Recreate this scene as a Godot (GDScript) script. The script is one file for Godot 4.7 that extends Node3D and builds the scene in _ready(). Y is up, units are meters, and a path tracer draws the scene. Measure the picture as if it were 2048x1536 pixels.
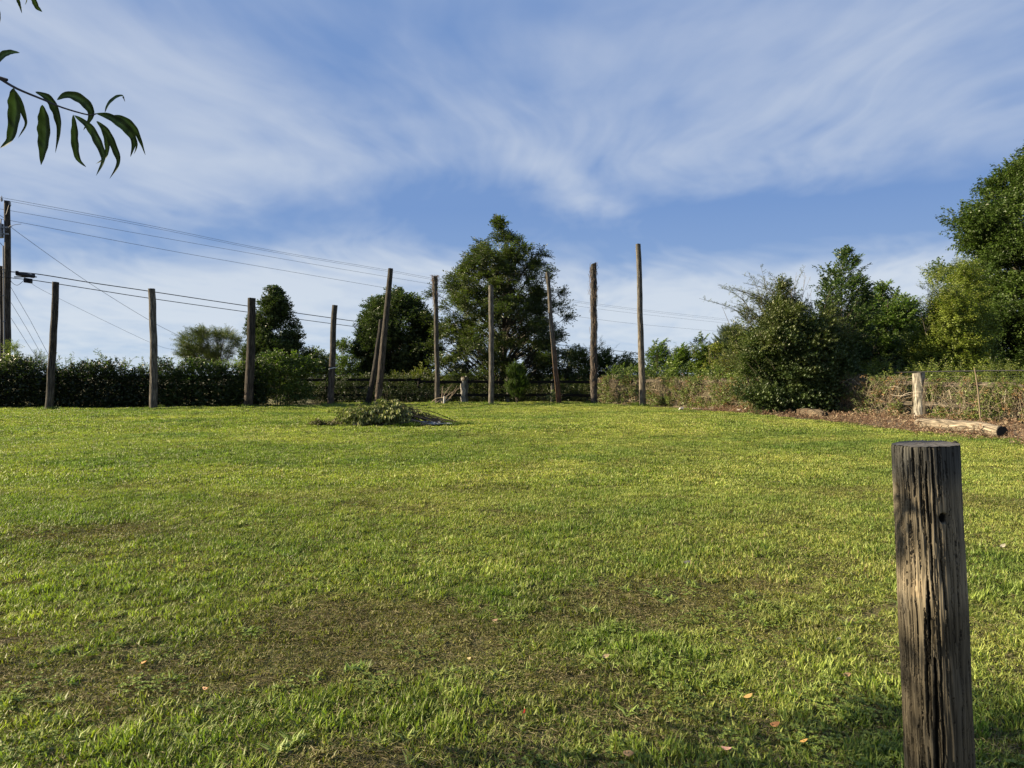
extends Node3D
# A lawn with old wooden poles, overgrown fences and trees under a thin cirrus sky, low evening sun from the left.

class MB:
	var v := PackedVector3Array()
	var n := PackedVector3Array()
	var c := PackedColorArray()
	var uv := PackedVector2Array()
	var ix := PackedInt32Array()

	func vert(p: Vector3, nn: Vector3, col: Color, t: Vector2) -> int:
		v.append(p); n.append(nn); c.append(col); uv.append(t)
		return v.size() - 1

	func tri(a: int, b: int, d: int) -> void:
		var f := (v[b] - v[a]).cross(v[d] - v[a])
		if f.dot(n[a] + n[b] + n[d]) > 0.0:
			ix.append(a); ix.append(d); ix.append(b)
		else:
			ix.append(a); ix.append(b); ix.append(d)

	func tube(pts: Array, r0: float, r1: float, sides: int, c0: Color, c1: Color, caps := false) -> void:
		var m := pts.size()
		var prev_x := Vector3.ZERO
		var base := v.size()
		var len := 0.0
		for i in m:
			var p: Vector3 = pts[i]
			var a: Vector3 = pts[maxi(i - 1, 0)]
			var b: Vector3 = pts[mini(i + 1, m - 1)]
			var t := (b - a).normalized()
			if i > 0:
				len += p.distance_to(pts[i - 1])
			var x := prev_x
			if i == 0:
				x = t.cross(Vector3(0.13, 0.02, 1.0)).normalized()
				if x.length() < 0.5:
					x = Vector3.RIGHT
			x = (x - t * x.dot(t)).normalized()
			prev_x = x
			var y := t.cross(x)
			var f := float(i) / (m - 1)
			var r := lerpf(r0, r1, f)
			var col := c0.lerp(c1, f)
			for j in sides + 1:
				var q := TAU * j / sides
				var nn := x * cos(q) + y * sin(q)
				vert(p + nn * r, nn, col, Vector2(float(j) / sides, len))
		for i in m - 1:
			for j in sides:
				var a := base + i * (sides + 1) + j
				tri(a, a + 1, a + sides + 1)
				tri(a + 1, a + sides + 2, a + sides + 1)
		if caps:
			for e in 2:
				var i := 0 if e == 0 else m - 1
				var p: Vector3 = pts[i]
				var q: Vector3 = pts[1] if e == 0 else pts[m - 2]
				var nn := (p - q).normalized()
				var col := c0 if e == 0 else c1
				var o := vert(p, nn, col * 0.7, Vector2(0.5, 0.5))
				var k := v.size()
				for j in sides + 1:
					vert(v[base + i * (sides + 1) + j], nn, col * 0.8, Vector2(0.5, 0.6))
				for j in sides:
					tri(o, k + j, k + j + 1)

	func box(xf: Transform3D, size: Vector3, col: Color, rng: RandomNumberGenerator = null, wob := 0.0) -> void:
		var h := size * 0.5
		var k := []
		for i in 8:
			var p := Vector3(h.x if i & 1 else -h.x, h.y if i & 2 else -h.y, h.z if i & 4 else -h.z)
			if rng:
				p += Vector3(rng.randf_range(-wob, wob), rng.randf_range(-wob, wob), rng.randf_range(-wob, wob))
			k.append(xf * p)
		var longest := 0 if size.x >= size.y and size.x >= size.z else (1 if size.y >= size.z else 2)
		var faces := [[1, 3, 7, 5, 0], [0, 2, 6, 4, 0], [2, 3, 7, 6, 1], [0, 1, 5, 4, 1], [4, 5, 7, 6, 2], [0, 1, 3, 2, 2]]
		for f in faces:
			var nn: Vector3 = (k[f[1]] - k[f[0]]).cross(k[f[2]] - k[f[0]]).normalized()
			var mid: Vector3 = (k[f[0]] + k[f[2]]) * 0.5
			if nn.dot(mid - xf.origin) < 0.0:
				nn = -nn
			var b := v.size()
			for e in 4:
				var l: Vector3 = xf.affine_inverse() * k[f[e]]
				var across: float = l[(longest + 1) % 3] + l[(longest + 2) % 3]
				vert(k[f[e]], nn, col, Vector2(across * 1.5, l[longest]))
			tri(b, b + 1, b + 2)
			tri(b, b + 2, b + 3)

	func leaf(b: Vector3, dir: Vector3, up: Vector3, l: float, w: float, col: Color, droop := 0.0) -> void:
		var side := dir.cross(up).normalized()
		var nu := side.cross(dir).normalized()
		var m := b + dir * l * 0.45 + nu * l * 0.03
		var t := b + dir * l - Vector3.UP * l * droop
		var e := [b, m + side * w * 0.5 + nu * w * 0.15, t, m - side * w * 0.5 + nu * w * 0.15]
		var n1 := (nu - side * 0.35).normalized()
		var n2 := (nu + side * 0.35).normalized()
		var k := v.size()
		vert(e[0], n1, col, Vector2(0, 0)); vert(e[1], n1, col, Vector2(0, 0)); vert(e[2], n1, col, Vector2(0, 0))
		tri(k, k + 1, k + 2)
		k = v.size()
		vert(e[0], n2, col, Vector2(0, 0)); vert(e[2], n2, col, Vector2(0, 0)); vert(e[3], n2, col, Vector2(0, 0))
		tri(k, k + 1, k + 2)

	func mesh() -> ArrayMesh:
		var a := []
		a.resize(Mesh.ARRAY_MAX)
		a[Mesh.ARRAY_VERTEX] = v
		a[Mesh.ARRAY_NORMAL] = n
		a[Mesh.ARRAY_COLOR] = c
		a[Mesh.ARRAY_TEX_UV] = uv
		a[Mesh.ARRAY_INDEX] = ix
		var m := ArrayMesh.new()
		m.add_surface_from_arrays(Mesh.PRIMITIVE_TRIANGLES, a)
		return m

var rng := RandomNumberGenerator.new()
var ground_noise := FastNoiseLite.new()
var patch_noise := FastNoiseLite.new()
var lobe_noise := FastNoiseLite.new()
var M := {}
var S := {}
var used := {}

func numbered(called: String) -> String:
	if not used.has(called):
		used[called] = 0
		return called
	used[called] += 1
	return "%s_%03d" % [called, used[called]]

func tag(o: Node3D, label: String, category: String, group := "", kind := "") -> Node3D:
	if label: o.set_meta("label", label)
	if category: o.set_meta("category", category)
	if group: o.set_meta("group", group)
	if kind: o.set_meta("kind", kind)
	return o

func thing(called: String, label: String, category: String, at := Vector3.ZERO, group := "") -> Node3D:
	var o := Node3D.new()
	o.name = numbered(called)
	add_child(o)
	o.position = at
	tag(o, label, category, group)
	return o

func part(called: String, mesh: Mesh, mat: Material, parent: Node) -> MeshInstance3D:
	var o := MeshInstance3D.new()
	o.name = called if parent != self else numbered(called)
	o.mesh = mesh
	o.material_override = mat
	parent.add_child(o, true)
	return o

func scatter(called: String, mesh: Mesh, mat: Material, xf: Array, cols: Array, parent: Node) -> MultiMeshInstance3D:
	var mm := MultiMesh.new()
	mm.transform_format = MultiMesh.TRANSFORM_3D
	mm.use_colors = true
	mm.mesh = mesh
	mm.instance_count = xf.size()
	var buf := PackedFloat32Array()
	buf.resize(xf.size() * 16)
	var k := 0
	for i in xf.size():
		var t: Transform3D = xf[i]
		var c: Color = cols[i]
		var b := t.basis
		buf[k] = b.x.x; buf[k + 1] = b.y.x; buf[k + 2] = b.z.x; buf[k + 3] = t.origin.x
		buf[k + 4] = b.x.y; buf[k + 5] = b.y.y; buf[k + 6] = b.z.y; buf[k + 7] = t.origin.y
		buf[k + 8] = b.x.z; buf[k + 9] = b.y.z; buf[k + 10] = b.z.z; buf[k + 11] = t.origin.z
		buf[k + 12] = c.r; buf[k + 13] = c.g; buf[k + 14] = c.b; buf[k + 15] = 1.0
		k += 16
	mm.buffer = buf
	var o := MultiMeshInstance3D.new()
	o.name = called if parent != self else numbered(called)
	o.multimesh = mm
	o.material_override = mat
	o.set_meta("kind", "stuff")
	parent.add_child(o, true)
	return o

func gh(x: float, z: float) -> float:
	var f := clampf(1.0 - (Vector2(x, z).length() - 60.0) / 40.0, 0.0, 1.0)
	return ground_noise.get_noise_2d(x, z) * 0.07 * f

func on_ground(p: Vector3) -> Vector3:
	return Vector3(p.x, gh(p.x, p.z), p.z)

func smooth(a: float, b: float, x: float) -> float:
	return smoothstep(a, b, x)

func gauss() -> float:
	return rng.randfn(0.0, 1.0)

func rand_dir() -> Vector3:
	return Vector3(gauss(), gauss(), gauss()).normalized()

func curve(pts: Array, per: int) -> Array:
	var out := []
	for i in pts.size() - 1:
		var a: Vector3 = pts[maxi(i - 1, 0)]
		var b: Vector3 = pts[i]
		var c: Vector3 = pts[i + 1]
		var d: Vector3 = pts[mini(i + 2, pts.size() - 1)]
		for k in per:
			out.append(b.cubic_interpolate(c, a, d, float(k) / per))
	out.append(pts[-1])
	return out

# ---------------------------------------------------------------- materials
func noise(freq: float, oct: int, seed_: int, kind := FastNoiseLite.TYPE_SIMPLEX_SMOOTH) -> FastNoiseLite:
	var f := FastNoiseLite.new()
	f.noise_type = kind
	f.frequency = freq
	f.fractal_type = FastNoiseLite.FRACTAL_FBM if oct > 1 else FastNoiseLite.FRACTAL_NONE
	f.fractal_octaves = oct
	f.seed = seed_
	return f

func matte(col: Color, rough := 0.8, vertex := true) -> StandardMaterial3D:
	var m := StandardMaterial3D.new()
	m.albedo_color = col.linear_to_srgb()
	m.roughness = rough
	m.vertex_color_use_as_albedo = vertex
	m.metallic_specular = 0.3
	return m

func leafy(back: Color, rough := 0.5, spec := 0.4) -> StandardMaterial3D:
	var m := matte(Color(1, 1, 1), rough)
	m.metallic_specular = spec
	m.backlight_enabled = true
	m.backlight = back.linear_to_srgb()
	m.cull_mode = BaseMaterial3D.CULL_DISABLED
	return m

func wood_image(w: int, h: int, seed_: int) -> Image:
	# long vertical streaks: a wide, low noise picture stretched in height, with darker checks
	var a := noise(0.11, 4, seed_).get_image(w, h / 24, false, false, false)
	a.resize(w, h, Image.INTERPOLATE_CUBIC)
	var b := noise(0.03, 3, seed_ + 5).get_image(w, h / 6, false, false, false)
	b.resize(w, h, Image.INTERPOLATE_CUBIC)
	var da := a.get_data()
	var db := b.get_data()
	var r := RandomNumberGenerator.new()
	r.seed = seed_
	var px := PackedFloat32Array()
	px.resize(w * h)
	for i in w * h:
		px[i] = 0.55 + (da[i] / 255.0 - 0.5) * 0.9 + (db[i] / 255.0 - 0.5) * 0.5
	for k in 70:
		var x := r.randf() * w
		var y0 := r.randi_range(-h / 4, h)
		var ln := r.randi_range(h / 16, h / 2)
		var wd := r.randf_range(0.5, 1.6)
		for y in range(maxi(y0, 0), mini(y0 + ln, h)):
			x += r.randf_range(-0.25, 0.25)
			var f := sin(PI * (y - y0) / float(ln))
			for dx in range(-2, 3):
				var q := posmod(int(x) + dx, w)
				var g := clampf(1.0 - absf(dx) / (wd * f + 0.01), 0.0, 1.0)
				px[y * w + q] *= 1.0 - 0.75 * g
	var out := PackedByteArray()
	out.resize(w * h * 3)
	for i in w * h:
		var g := clampf(px[i], 0.05, 1.0)
		out[i * 3] = int(g * 255)
		out[i * 3 + 1] = int(g * 250)
		out[i * 3 + 2] = int(g * 242)
	return Image.create_from_data(w, h, false, Image.FORMAT_RGB8, out)

func wood_material(im: Image, scale: Vector3, relief: float) -> StandardMaterial3D:
	var m := matte(Color(1, 1, 1), 0.85)
	m.albedo_texture = ImageTexture.create_from_image(im)
	m.uv1_scale = scale
	m.heightmap_enabled = true
	m.heightmap_texture = m.albedo_texture
	m.heightmap_scale = relief
	return m

func make_materials() -> void:
	M.bark = matte(Color(1, 1, 1), 0.9)
	M.leaf = leafy(Color(0.55, 0.7, 0.2), 0.45, 0.5)
	M.peach = leafy(Color(0.2, 0.28, 0.07), 0.6, 0.2)
	M.dull = leafy(Color(0.3, 0.4, 0.15), 0.6, 0.35)
	M.grass = leafy(Color(0.6, 0.75, 0.2), 0.5, 0.35)
	M.dry = leafy(Color(0.4, 0.3, 0.15), 0.75, 0.2)
	M.twig = matte(Color(1, 1, 1), 0.85)
	M.wood = wood_material(wood_image(256, 1024, 3), Vector3(2, 0.4, 1), 1.2)
	M.plank = wood_material(wood_image(256, 512, 9), Vector3(1, 0.7, 1), 0.5)
	M.wire = matte(Color(0.085, 0.088, 0.092), 0.5, false)
	M.metal = matte(Color(0.25, 0.26, 0.27), 0.45, false)
	M.metal.metallic = 0.6
	M.black = matte(Color(0.02, 0.02, 0.022), 0.6, false)
	M.pale = matte(Color(0.5, 0.5, 0.5), 0.7, true)
	M.soil = matte(Color(1, 1, 1), 0.95)

# ---------------------------------------------------------------- leaf sprays (twig runs along -Z)
func spray(n: int, length: float, leaf_l: float, leaf_w: float, droop: float, spread: float, seed_: int, twig := true) -> ArrayMesh:
	var r := RandomNumberGenerator.new()
	r.seed = seed_
	var b := MB.new()
	if twig:
		b.tube([Vector3(0, 0, 0.05), Vector3(0, 0.02, -length * 0.5), Vector3(0, -0.02, -length)], 0.006, 0.002, 3, Color(0.5, 0.4, 0.4), Color(0.5, 0.5, 0.4))
	for i in n:
		var t := (i + 0.5) / n
		var a := (i % 2) * PI + r.randf_range(-0.9, 0.9)
		var out := Vector3(cos(a), sin(a) * 0.7 + 0.15, 0)
		var dir := (out * spread + Vector3(0, 0, -1) * r.randf_range(0.4, 1.1) + Vector3(0, -droop, 0) + Vector3(r.randf_range(-1, 1), r.randf_range(-1, 1), r.randf_range(-1, 1)) * 0.35).normalized()
		var up := (Vector3(0, 1, 0) + Vector3(r.randf_range(-1, 1), r.randf_range(-1, 1), r.randf_range(-1, 1)) * 0.8).normalized()
		var g := r.randf_range(0.7, 1.3)
		var y := r.randf_range(0.9, 1.15)
		var s := r.randf_range(0.7, 1.2)
		b.leaf(Vector3(r.randf_range(-1, 1), r.randf_range(-1, 1), 0) * length * 0.12 + Vector3(0, 0, -t * length), dir, up, leaf_l * s, leaf_w * s, Color(g * y, g, g * 0.9), 0.15)
	return b.mesh()

func needles(n: int, length: float, seed_: int) -> ArrayMesh:
	var r := RandomNumberGenerator.new()
	r.seed = seed_
	var b := MB.new()
	for i in n:
		var t := (i + 0.5) / n
		var dir := Vector3(r.randf_range(-1, 1), r.randf_range(-0.8, 1), -1.6).normalized()
		var g := r.randf_range(0.7, 1.3)
		b.leaf(Vector3(0, 0, -t * length), dir, Vector3(r.randf_range(-1, 1), 1, 0).normalized(), 0.13 * (1.15 - t * 0.5), 0.013, Color(g, g, g * 0.9))
	return b.mesh()

func make_sprays() -> void:
	S.oak = spray(14, 0.55, 0.17, 0.065, 0.35, 0.9, 11)
	S.privet = spray(22, 0.42, 0.075, 0.042, 0.0, 1.0, 21)
	S.pear = spray(16, 0.45, 0.09, 0.06, 0.25, 0.9, 12)
	S.small = spray(30, 0.45, 0.045, 0.026, 0.0, 1.0, 13)
	S.broad = spray(10, 0.45, 0.13, 0.085, 0.6, 0.9, 14)
	S.vine = spray(11, 0.4, 0.11, 0.095, 0.35, 1.0, 15)
	S.locust = spray(34, 0.6, 0.07, 0.028, 0.2, 1.0, 16)
	S.wilt = spray(11, 0.35, 0.14, 0.066, 1.3, 0.6, 17)
	S.needle = needles(46, 0.35, 18)
	S.dry = spray(12, 0.3, 0.07, 0.045, 0.5, 1.0, 19)
	S.lance = spray(16, 0.5, 0.13, 0.03, 0.5, 0.8, 20)

# ---------------------------------------------------------------- plants
func profile_r(prof: Array, f: float) -> float:
	for i in prof.size() - 1:
		var a: Vector2 = prof[i]
		var b: Vector2 = prof[i + 1]
		if f >= a.x and f <= b.x:
			return lerpf(a.y, b.y, (f - a.x) / maxf(b.x - a.x, 0.001))
	return 0.0

# prof: (share of the height, radius) from low to high
func tree(called: String, label: String, cat: String, base: Vector3, H: float, prof: Array, o: Dictionary) -> Node3D:
	var root := thing(called, label, cat, on_ground(base), o.get("group", ""))
	rng.seed = int(o.get("seed", 1))
	var wood := MB.new()
	var bark: Color = o.get("bark", Color(0.07, 0.06, 0.05))
	var tr: float = o.get("trunk", 0.02 * H)
	var lean: Vector3 = o.get("lean", Vector3.ZERO)
	var stems: int = o.get("stems", 1)
	var top := H * float(o.get("trunk_to", 0.85))
	var trunks := []
	for s in stems:
		var foot := Vector3(gauss(), 0, gauss()) * (0.0 if stems == 1 else float(o.get("stem_spread", 0.3)))
		var head := foot * 2.5 + lean + Vector3(gauss(), 0, gauss()) * 0.03 * H
		var pts := curve([foot + Vector3(0, -0.15, 0), foot.lerp(head, 0.3) + Vector3(gauss() * 0.03 * H * 0.3, top * 0.35, gauss() * 0.02), foot.lerp(head, 0.65) + Vector3(0, top * 0.7, 0), head + Vector3(0, top, 0)], 3)
		trunks.append(pts)
		wood.tube(pts, tr * (1.0 if s == 0 else 0.7), tr * 0.12, 7, bark, bark * 1.1)
	var K: int = o.get("clumps", 60)
	var cr: float = o.get("clump_r", 0.5)
	var per: int = o.get("per", 20)
	var c0: Color = o.get("c0", Color(0.03, 0.06, 0.012))
	var c1: Color = o.get("c1", Color(0.07, 0.12, 0.02))
	var size: float = o.get("size", 1.0)
	var upw: float = o.get("up", 0.2)
	var inner: float = o.get("inner", 0.3)
	var rmax := 0.0
	for p in prof:
		rmax = maxf(rmax, p.y)
	var f0: float = prof[0].x
	var xf := []
	var cols := []
	for k in K:
		var f := 0.0
		for tries in 40:
			f = rng.randf_range(f0, 1.0)
			if rng.randf() * rmax < profile_r(prof, f) + 0.12 * rmax:
				break
		var ang := rng.randf() * TAU
		var R := profile_r(prof, f)
		R *= 1.0 + float(o.get("lobes", 0.35)) * lobe_noise.get_noise_3d(cos(ang) * 2.0 + base.x, f * H * 0.9, sin(ang) * 2.0 + base.z)
		var rr := maxf(0.0, R - cr * 0.6) * (inner + (1.0 - inner) * sqrt(rng.randf()))
		var ax: Vector3 = trunks[k % stems][int(clampf(f / 0.85, 0, 1) * (trunks[0].size() - 1))]
		var c := Vector3(cos(ang) * rr, minf(f * H, H - cr * 0.5), sin(ang) * rr * float(o.get("squash", 1.0))) + lean * f
		# the limb that carries the clump
		var low := clampf(f * 0.85 - rr / H * float(o.get("rise", 0.5)), 0.05, 0.95)
		var from: Vector3 = trunks[k % stems][int(clampf(low / 0.85, 0.05, 1) * (trunks[0].size() - 1))]
		var mid := from.lerp(c, 0.55) + Vector3(gauss(), gauss() + float(o.get("arch", 0.4)), gauss()) * 0.06 * from.distance_to(c)
		wood.tube(curve([from, mid, c], 2), tr * 0.28 * (1.1 - f * 0.7), 0.008, 4, bark, bark)
		var tone := rng.randf()
		var cl := minf(cr, 0.25 * cr + R * 0.75) * rng.randf_range(0.7, 1.25)
		for s in per:
			var d := rand_dir() * pow(rng.randf(), 0.45)
			var p := c + Vector3(d.x, d.y * float(o.get("flat", 0.7)), d.z) * cl
			if p.y < 0.05:
				p.y = rng.randf_range(0.05, 0.3)
			var dir := ((p - Vector3(ax.x, p.y - 0.3, ax.z)).normalized() * 0.6 + d * 0.7 + rand_dir() * 0.5 + Vector3.UP * upw).normalized()
			if absf(dir.y) > 0.97:
				dir = (dir + Vector3(0.3, 0, 0.2)).normalized()
			var q := size * rng.randf_range(0.75, 1.25)
			xf.append(Transform3D(Basis.looking_at(dir, Vector3.UP).scaled_local(Vector3(q, q, q)), p))
			cols.append(c0.lerp(c1, clampf(tone * 0.6 + rng.randf() * 0.4, 0, 1)) * rng.randf_range(0.8, 1.2))
	part("trunk", wood.mesh(), M.bark, root)
	scatter("crown", S[o.get("spray", "pear")], M[o.get("mat", "leaf")], xf, cols, root)
	return root

# whips: thin upright or drooping shoots with leaves, added to a plant
func whips(root: Node3D, n: int, from: Array, reach: Vector3, len0: float, len1: float, o: Dictionary) -> void:
	rng.seed = int(o.get("seed", 5))
	var wood := MB.new()
	var xf := []
	var cols := []
	var c0: Color = o.c0
	var c1: Color = o.c1
	for k in n:
		var a: Vector3 = from[k % from.size()] + Vector3(gauss() * reach.x, gauss() * reach.y, gauss() * reach.z)
		var L := rng.randf_range(len0, len1)
		var dir: Vector3 = (Vector3(gauss() * float(o.get("wild", 0.4)), 1, gauss() * 0.3) + o.get("dir", Vector3.ZERO)).normalized()
		var droop: float = o.get("bend", 0.3)
		var b := a + dir * L * 0.5
		var c := a + dir * L + Vector3(dir.x, -droop, dir.z) * L * droop
		var pts := curve([a, b, c], 4)
		wood.tube(pts, float(o.get("r", 0.012)), 0.004, 3, o.get("bark", Color(0.12, 0.1, 0.07)), o.get("bark", Color(0.12, 0.1, 0.07)))
		var m: int = int(L * float(o.get("dens", 8.0)))
		for i in m:
			var f := (i + rng.randf()) / m
			if f < float(o.get("bare", 0.2)):
				continue
			var p: Vector3 = pts[int(f * (pts.size() - 1))]
			var d := (dir * 0.6 + rand_dir()).normalized()
			var q := float(o.get("size", 1.0)) * rng.randf_range(0.6, 1.1) * (1.15 - 0.5 * f)
			xf.append(Transform3D(Basis.looking_at(d, Vector3(0.05, 1, 0.02).normalized()).scaled_local(Vector3(q, q, q)), p + rand_dir() * 0.05))
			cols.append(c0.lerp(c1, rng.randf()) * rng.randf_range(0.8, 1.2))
	part("shoot", wood.mesh(), M.twig, root).set_meta("kind", "stuff")
	if xf.size():
		scatter("shoot_leaf", S[o.get("spray", "pear")], M[o.get("mat", "leaf")], xf, cols, root)

# a band of foliage along a line, dense to its core
func hedge(called: String, label: String, cat: String, a: Vector3, b: Vector3, o: Dictionary) -> Node3D:
	var root := thing(called, label, cat, on_ground(a.lerp(b, 0.5)), o.get("group", ""))
	rng.seed = int(o.get("seed", 1))
	var mid := root.position
	var along := b - a
	var L := along.length()
	along /= L
	var side := Vector3(-along.z, 0, along.x)
	var depth: float = o.get("depth", 1.2)
	var h0: float = o.h0
	var h1: float = o.get("h1", h0)
	var xf := []
	var cols := []
	var stems := MB.new()
	var n := int(L * depth * lerpf(h0, h1, 0.5) * float(o.get("dens", 70)))
	var c0: Color = o.c0
	var c1: Color = o.c1
	for i in n:
		var t := rng.randf()
		var top := lerpf(h0, h1, t) * (1.0 + float(o.get("bump", 0.16)) * lobe_noise.get_noise_2d(t * L * 1.1 + a.x * 3.0, 5.0))
		var y := top * pow(rng.randf(), float(o.get("lift", 0.75)))
		var s := rng.randf_range(-1, 1)
		s = signf(s) * pow(absf(s), 0.6)
		s *= (1.0 - 0.35 * pow(y / top, 3.0))
		var p := a + along * (t * L + gauss() * 0.1) + side * (s * depth * 0.5 + 0.15 * lobe_noise.get_noise_2d(t * L * 1.6, y * 1.6 + 40.0))
		p.y = y
		var dir := (side * s * 0.8 + Vector3.UP * (0.25 + 0.6 * y / top) + rand_dir() * 0.8).normalized()
		if absf(dir.y) > 0.97:
			dir = (dir + side * 0.4).normalized()
		var q := float(o.get("size", 1.0)) * rng.randf_range(0.7, 1.25)
		xf.append(Transform3D(Basis.looking_at(dir, Vector3.UP).scaled_local(Vector3(q, q, q)), p - mid))
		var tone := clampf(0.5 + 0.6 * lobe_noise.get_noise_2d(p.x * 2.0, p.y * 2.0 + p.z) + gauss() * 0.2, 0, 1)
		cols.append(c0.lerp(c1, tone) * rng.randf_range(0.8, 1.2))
	for i in int(L * 3.0):
		var t := rng.randf()
		var p := a + along * (t * L) + side * gauss() * depth * 0.15 - mid
		p.y = 0.0
		var hh := lerpf(h0, h1, t)
		stems.tube(curve([p + Vector3(0, -0.05, 0), p + Vector3(gauss() * 0.1, hh * 0.5, gauss() * 0.05), p + Vector3(gauss() * 0.2, hh * 0.9, gauss() * 0.1)], 2), 0.014, 0.006, 4, Color(0.1, 0.08, 0.06), Color(0.1, 0.08, 0.06))
	part("stem", stems.mesh(), M.twig, root).set_meta("kind", "stuff")
	scatter("foliage", S[o.get("spray", "vine")], M[o.get("mat", "leaf")], xf, cols, root)
	return root

# dry vine stems hanging in a fence
func vine_mat(label: String, a: Vector3, b: Vector3, h: float, n: int, o: Dictionary) -> Node3D:
	var root := thing("dried_vine", label, "vine", on_ground(a.lerp(b, 0.5)))
	rng.seed = int(o.get("seed", 1))
	var mid := root.position
	var along := b - a
	var L := along.length()
	along /= L
	var side := Vector3(-along.z, 0, along.x)
	var m := MB.new()
	for i in n:
		var t := rng.randf()
		var p := a + along * t * L + side * rng.randf_range(-0.2, 0.22) - mid
		var top := h * (0.90 + 0.32 * lobe_noise.get_noise_2d(t * L * 1.7, 9.0))
		var y := rng.randf_range(0.0, top * 0.7)
		var pts := [Vector3(p.x, y, p.z)]
		var d := Vector3(gauss() * 0.35, 1, gauss() * 0.1)
		if rng.randf() < 0.28:
			d = along * (1 if rng.randf() < 0.5 else -1) + Vector3(0, gauss() * 0.5, 0)
		d = d.normalized()
		for k in 4:
			d = (d + along * gauss() * 0.28 + Vector3(0, gauss() * 0.2, 0) + side * gauss() * 0.12).normalized()
			var q: Vector3 = pts[-1] + d * rng.randf_range(0.12, 0.3)
			if q.y > top:
				q.y = top - rng.randf() * 0.1
				d.y = -absf(d.y) * 0.6
			q.y = maxf(q.y, 0.02)
			pts.append(q)
		var g := rng.randf_range(0.35, 1.5)
		var col := Color(0.29, 0.25, 0.17) * g if rng.randf() < 0.85 else Color(0.27, 0.18, 0.12) * g
		if rng.randf() < 0.04:
			col = Color(0.55, 0.48, 0.38)
		m.tube(pts, rng.randf_range(0.004, 0.009), 0.003, 3, col, col)
	part("stem", m.mesh(), M.twig, root).set_meta("kind", "stuff")
	var xf := []
	var cols := []
	for i in int(o.get("leaves", 300)):
		var t := rng.randf()
		var y := h * pow(rng.randf(), float(o.get("leaf_low", 1.0)))
		if lobe_noise.get_noise_2d(t * L * 1.4 + a.x, y * 1.8) < -0.05:
			continue
		var p := a + along * t * L + side * rng.randf_range(-0.25, 0.25) - mid
		p.y = y
		var d := (rand_dir() + side * 0.4 * float(o.get("face", 1.0))).normalized()
		var q := rng.randf_range(0.4, 0.9)
		xf.append(Transform3D(Basis.looking_at(d, Vector3(0.05, 1, 0.05).normalized()).scaled_local(Vector3(q, q, q)), p))
		cols.append((Color(0.19, 0.24, 0.065) if rng.randf() < float(o.get("green", 0.6)) else Color(0.33, 0.2, 0.1)) * rng.randf_range(0.7, 1.3))
	scatter("vine_leaf", S.dry, M.leaf, xf, cols, root)
	return root

# ---------------------------------------------------------------- wooden poles
func pole_mesh(foot: Vector3, head: Vector3, r0: float, r1: float, c0: Color, c1: Color, seed_: int, slant := 0.0, rough := 0.05) -> ArrayMesh:
	var m := MB.new()
	var nz := noise(1.0, 2, seed_)
	var rows := 40
	var sides := 24
	var axis := head - foot
	var L := axis.length()
	axis /= L
	var x := axis.cross(Vector3(0, 0, 1)).normalized()
	var y := axis.cross(x)
	for i in rows + 1:
		var f := float(i) / rows
		var bow := x * sin(f * PI) * nz.get_noise_1d(3.3) * 0.12 + x * nz.get_noise_1d(f * 3.0 + 20.0) * 0.03
		for j in sides + 1:
			var q := TAU * (j % sides) / sides
			var nn := x * cos(q) + y * sin(q)
			var r := lerpf(r0, r1, f) * (1.0 + rough * nz.get_noise_3d(cos(q) * 2.2, sin(q) * 2.2, f * L * 0.5) + rough * 1.2 * nz.get_noise_3d(cos(q) * 6.0, sin(q) * 6.0, f * L * 0.25 + 9.0))
			var p := foot + axis * (f * L) + bow + nn * r
			if i == rows:
				p += axis * (slant * cos(q) * r + 0.02 * nz.get_noise_1d(j * 3.0))
			var g := 1.0 + 0.5 * nz.get_noise_3d(cos(q) * 1.5, sin(q) * 1.5, f * L * 0.35 + 30.0)
			var col := c0.lerp(c1, smoothstep(0.0, 0.75, f + 0.25 * nz.get_noise_2d(q, f * 4.0))) * g
			col.a = 1.0
			m.vert(p, nn, col, Vector2(float(j) / sides, f * L))
	for i in rows:
		for j in sides:
			var k := i * (sides + 1) + j
			m.tri(k, k + 1, k + sides + 1)
			m.tri(k + 1, k + sides + 2, k + sides + 1)
	var top := m.v.size()
	var cen := Vector3.ZERO
	for j in sides:
		cen += m.v[rows * (sides + 1) + j] / sides
	m.vert(cen - axis * 0.01, axis, c1 * 0.6, Vector2(0.3, 0.3))
	for j in sides + 1:
		m.vert(m.v[rows * (sides + 1) + j], axis, c1 * 0.8, Vector2(0.3 + 0.02 * j, 0.35))
	for j in sides:
		m.tri(top, top + 1 + j, top + 2 + j)
	return m.mesh()

func greyed(c: Color, f: float) -> Color:
	var l := (c.r + c.g + c.b) / 3.0
	return c.lerp(Color(l, l * 0.99, l * 0.93), f)

func pole(label: String, foot: Vector3, head: Vector3, r0: float, r1: float, c0: Color, c1: Color, seed_: int, slant := 0.0, rough := 0.05) -> Node3D:
	c0 = greyed(c0, 0.25)
	c1 = greyed(c1, 0.6)
	var at := on_ground(foot)
	var root := thing("wooden_pole", label, "pole", at, "tall wooden poles along the far edge of the lawn")
	var up := (head - foot)
	part("shaft", pole_mesh(Vector3(0, 0, 0) - up.normalized() * 0.3, up, r0, r1, c0, c1, seed_, slant, rough), M.wood, root)
	return root

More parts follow.
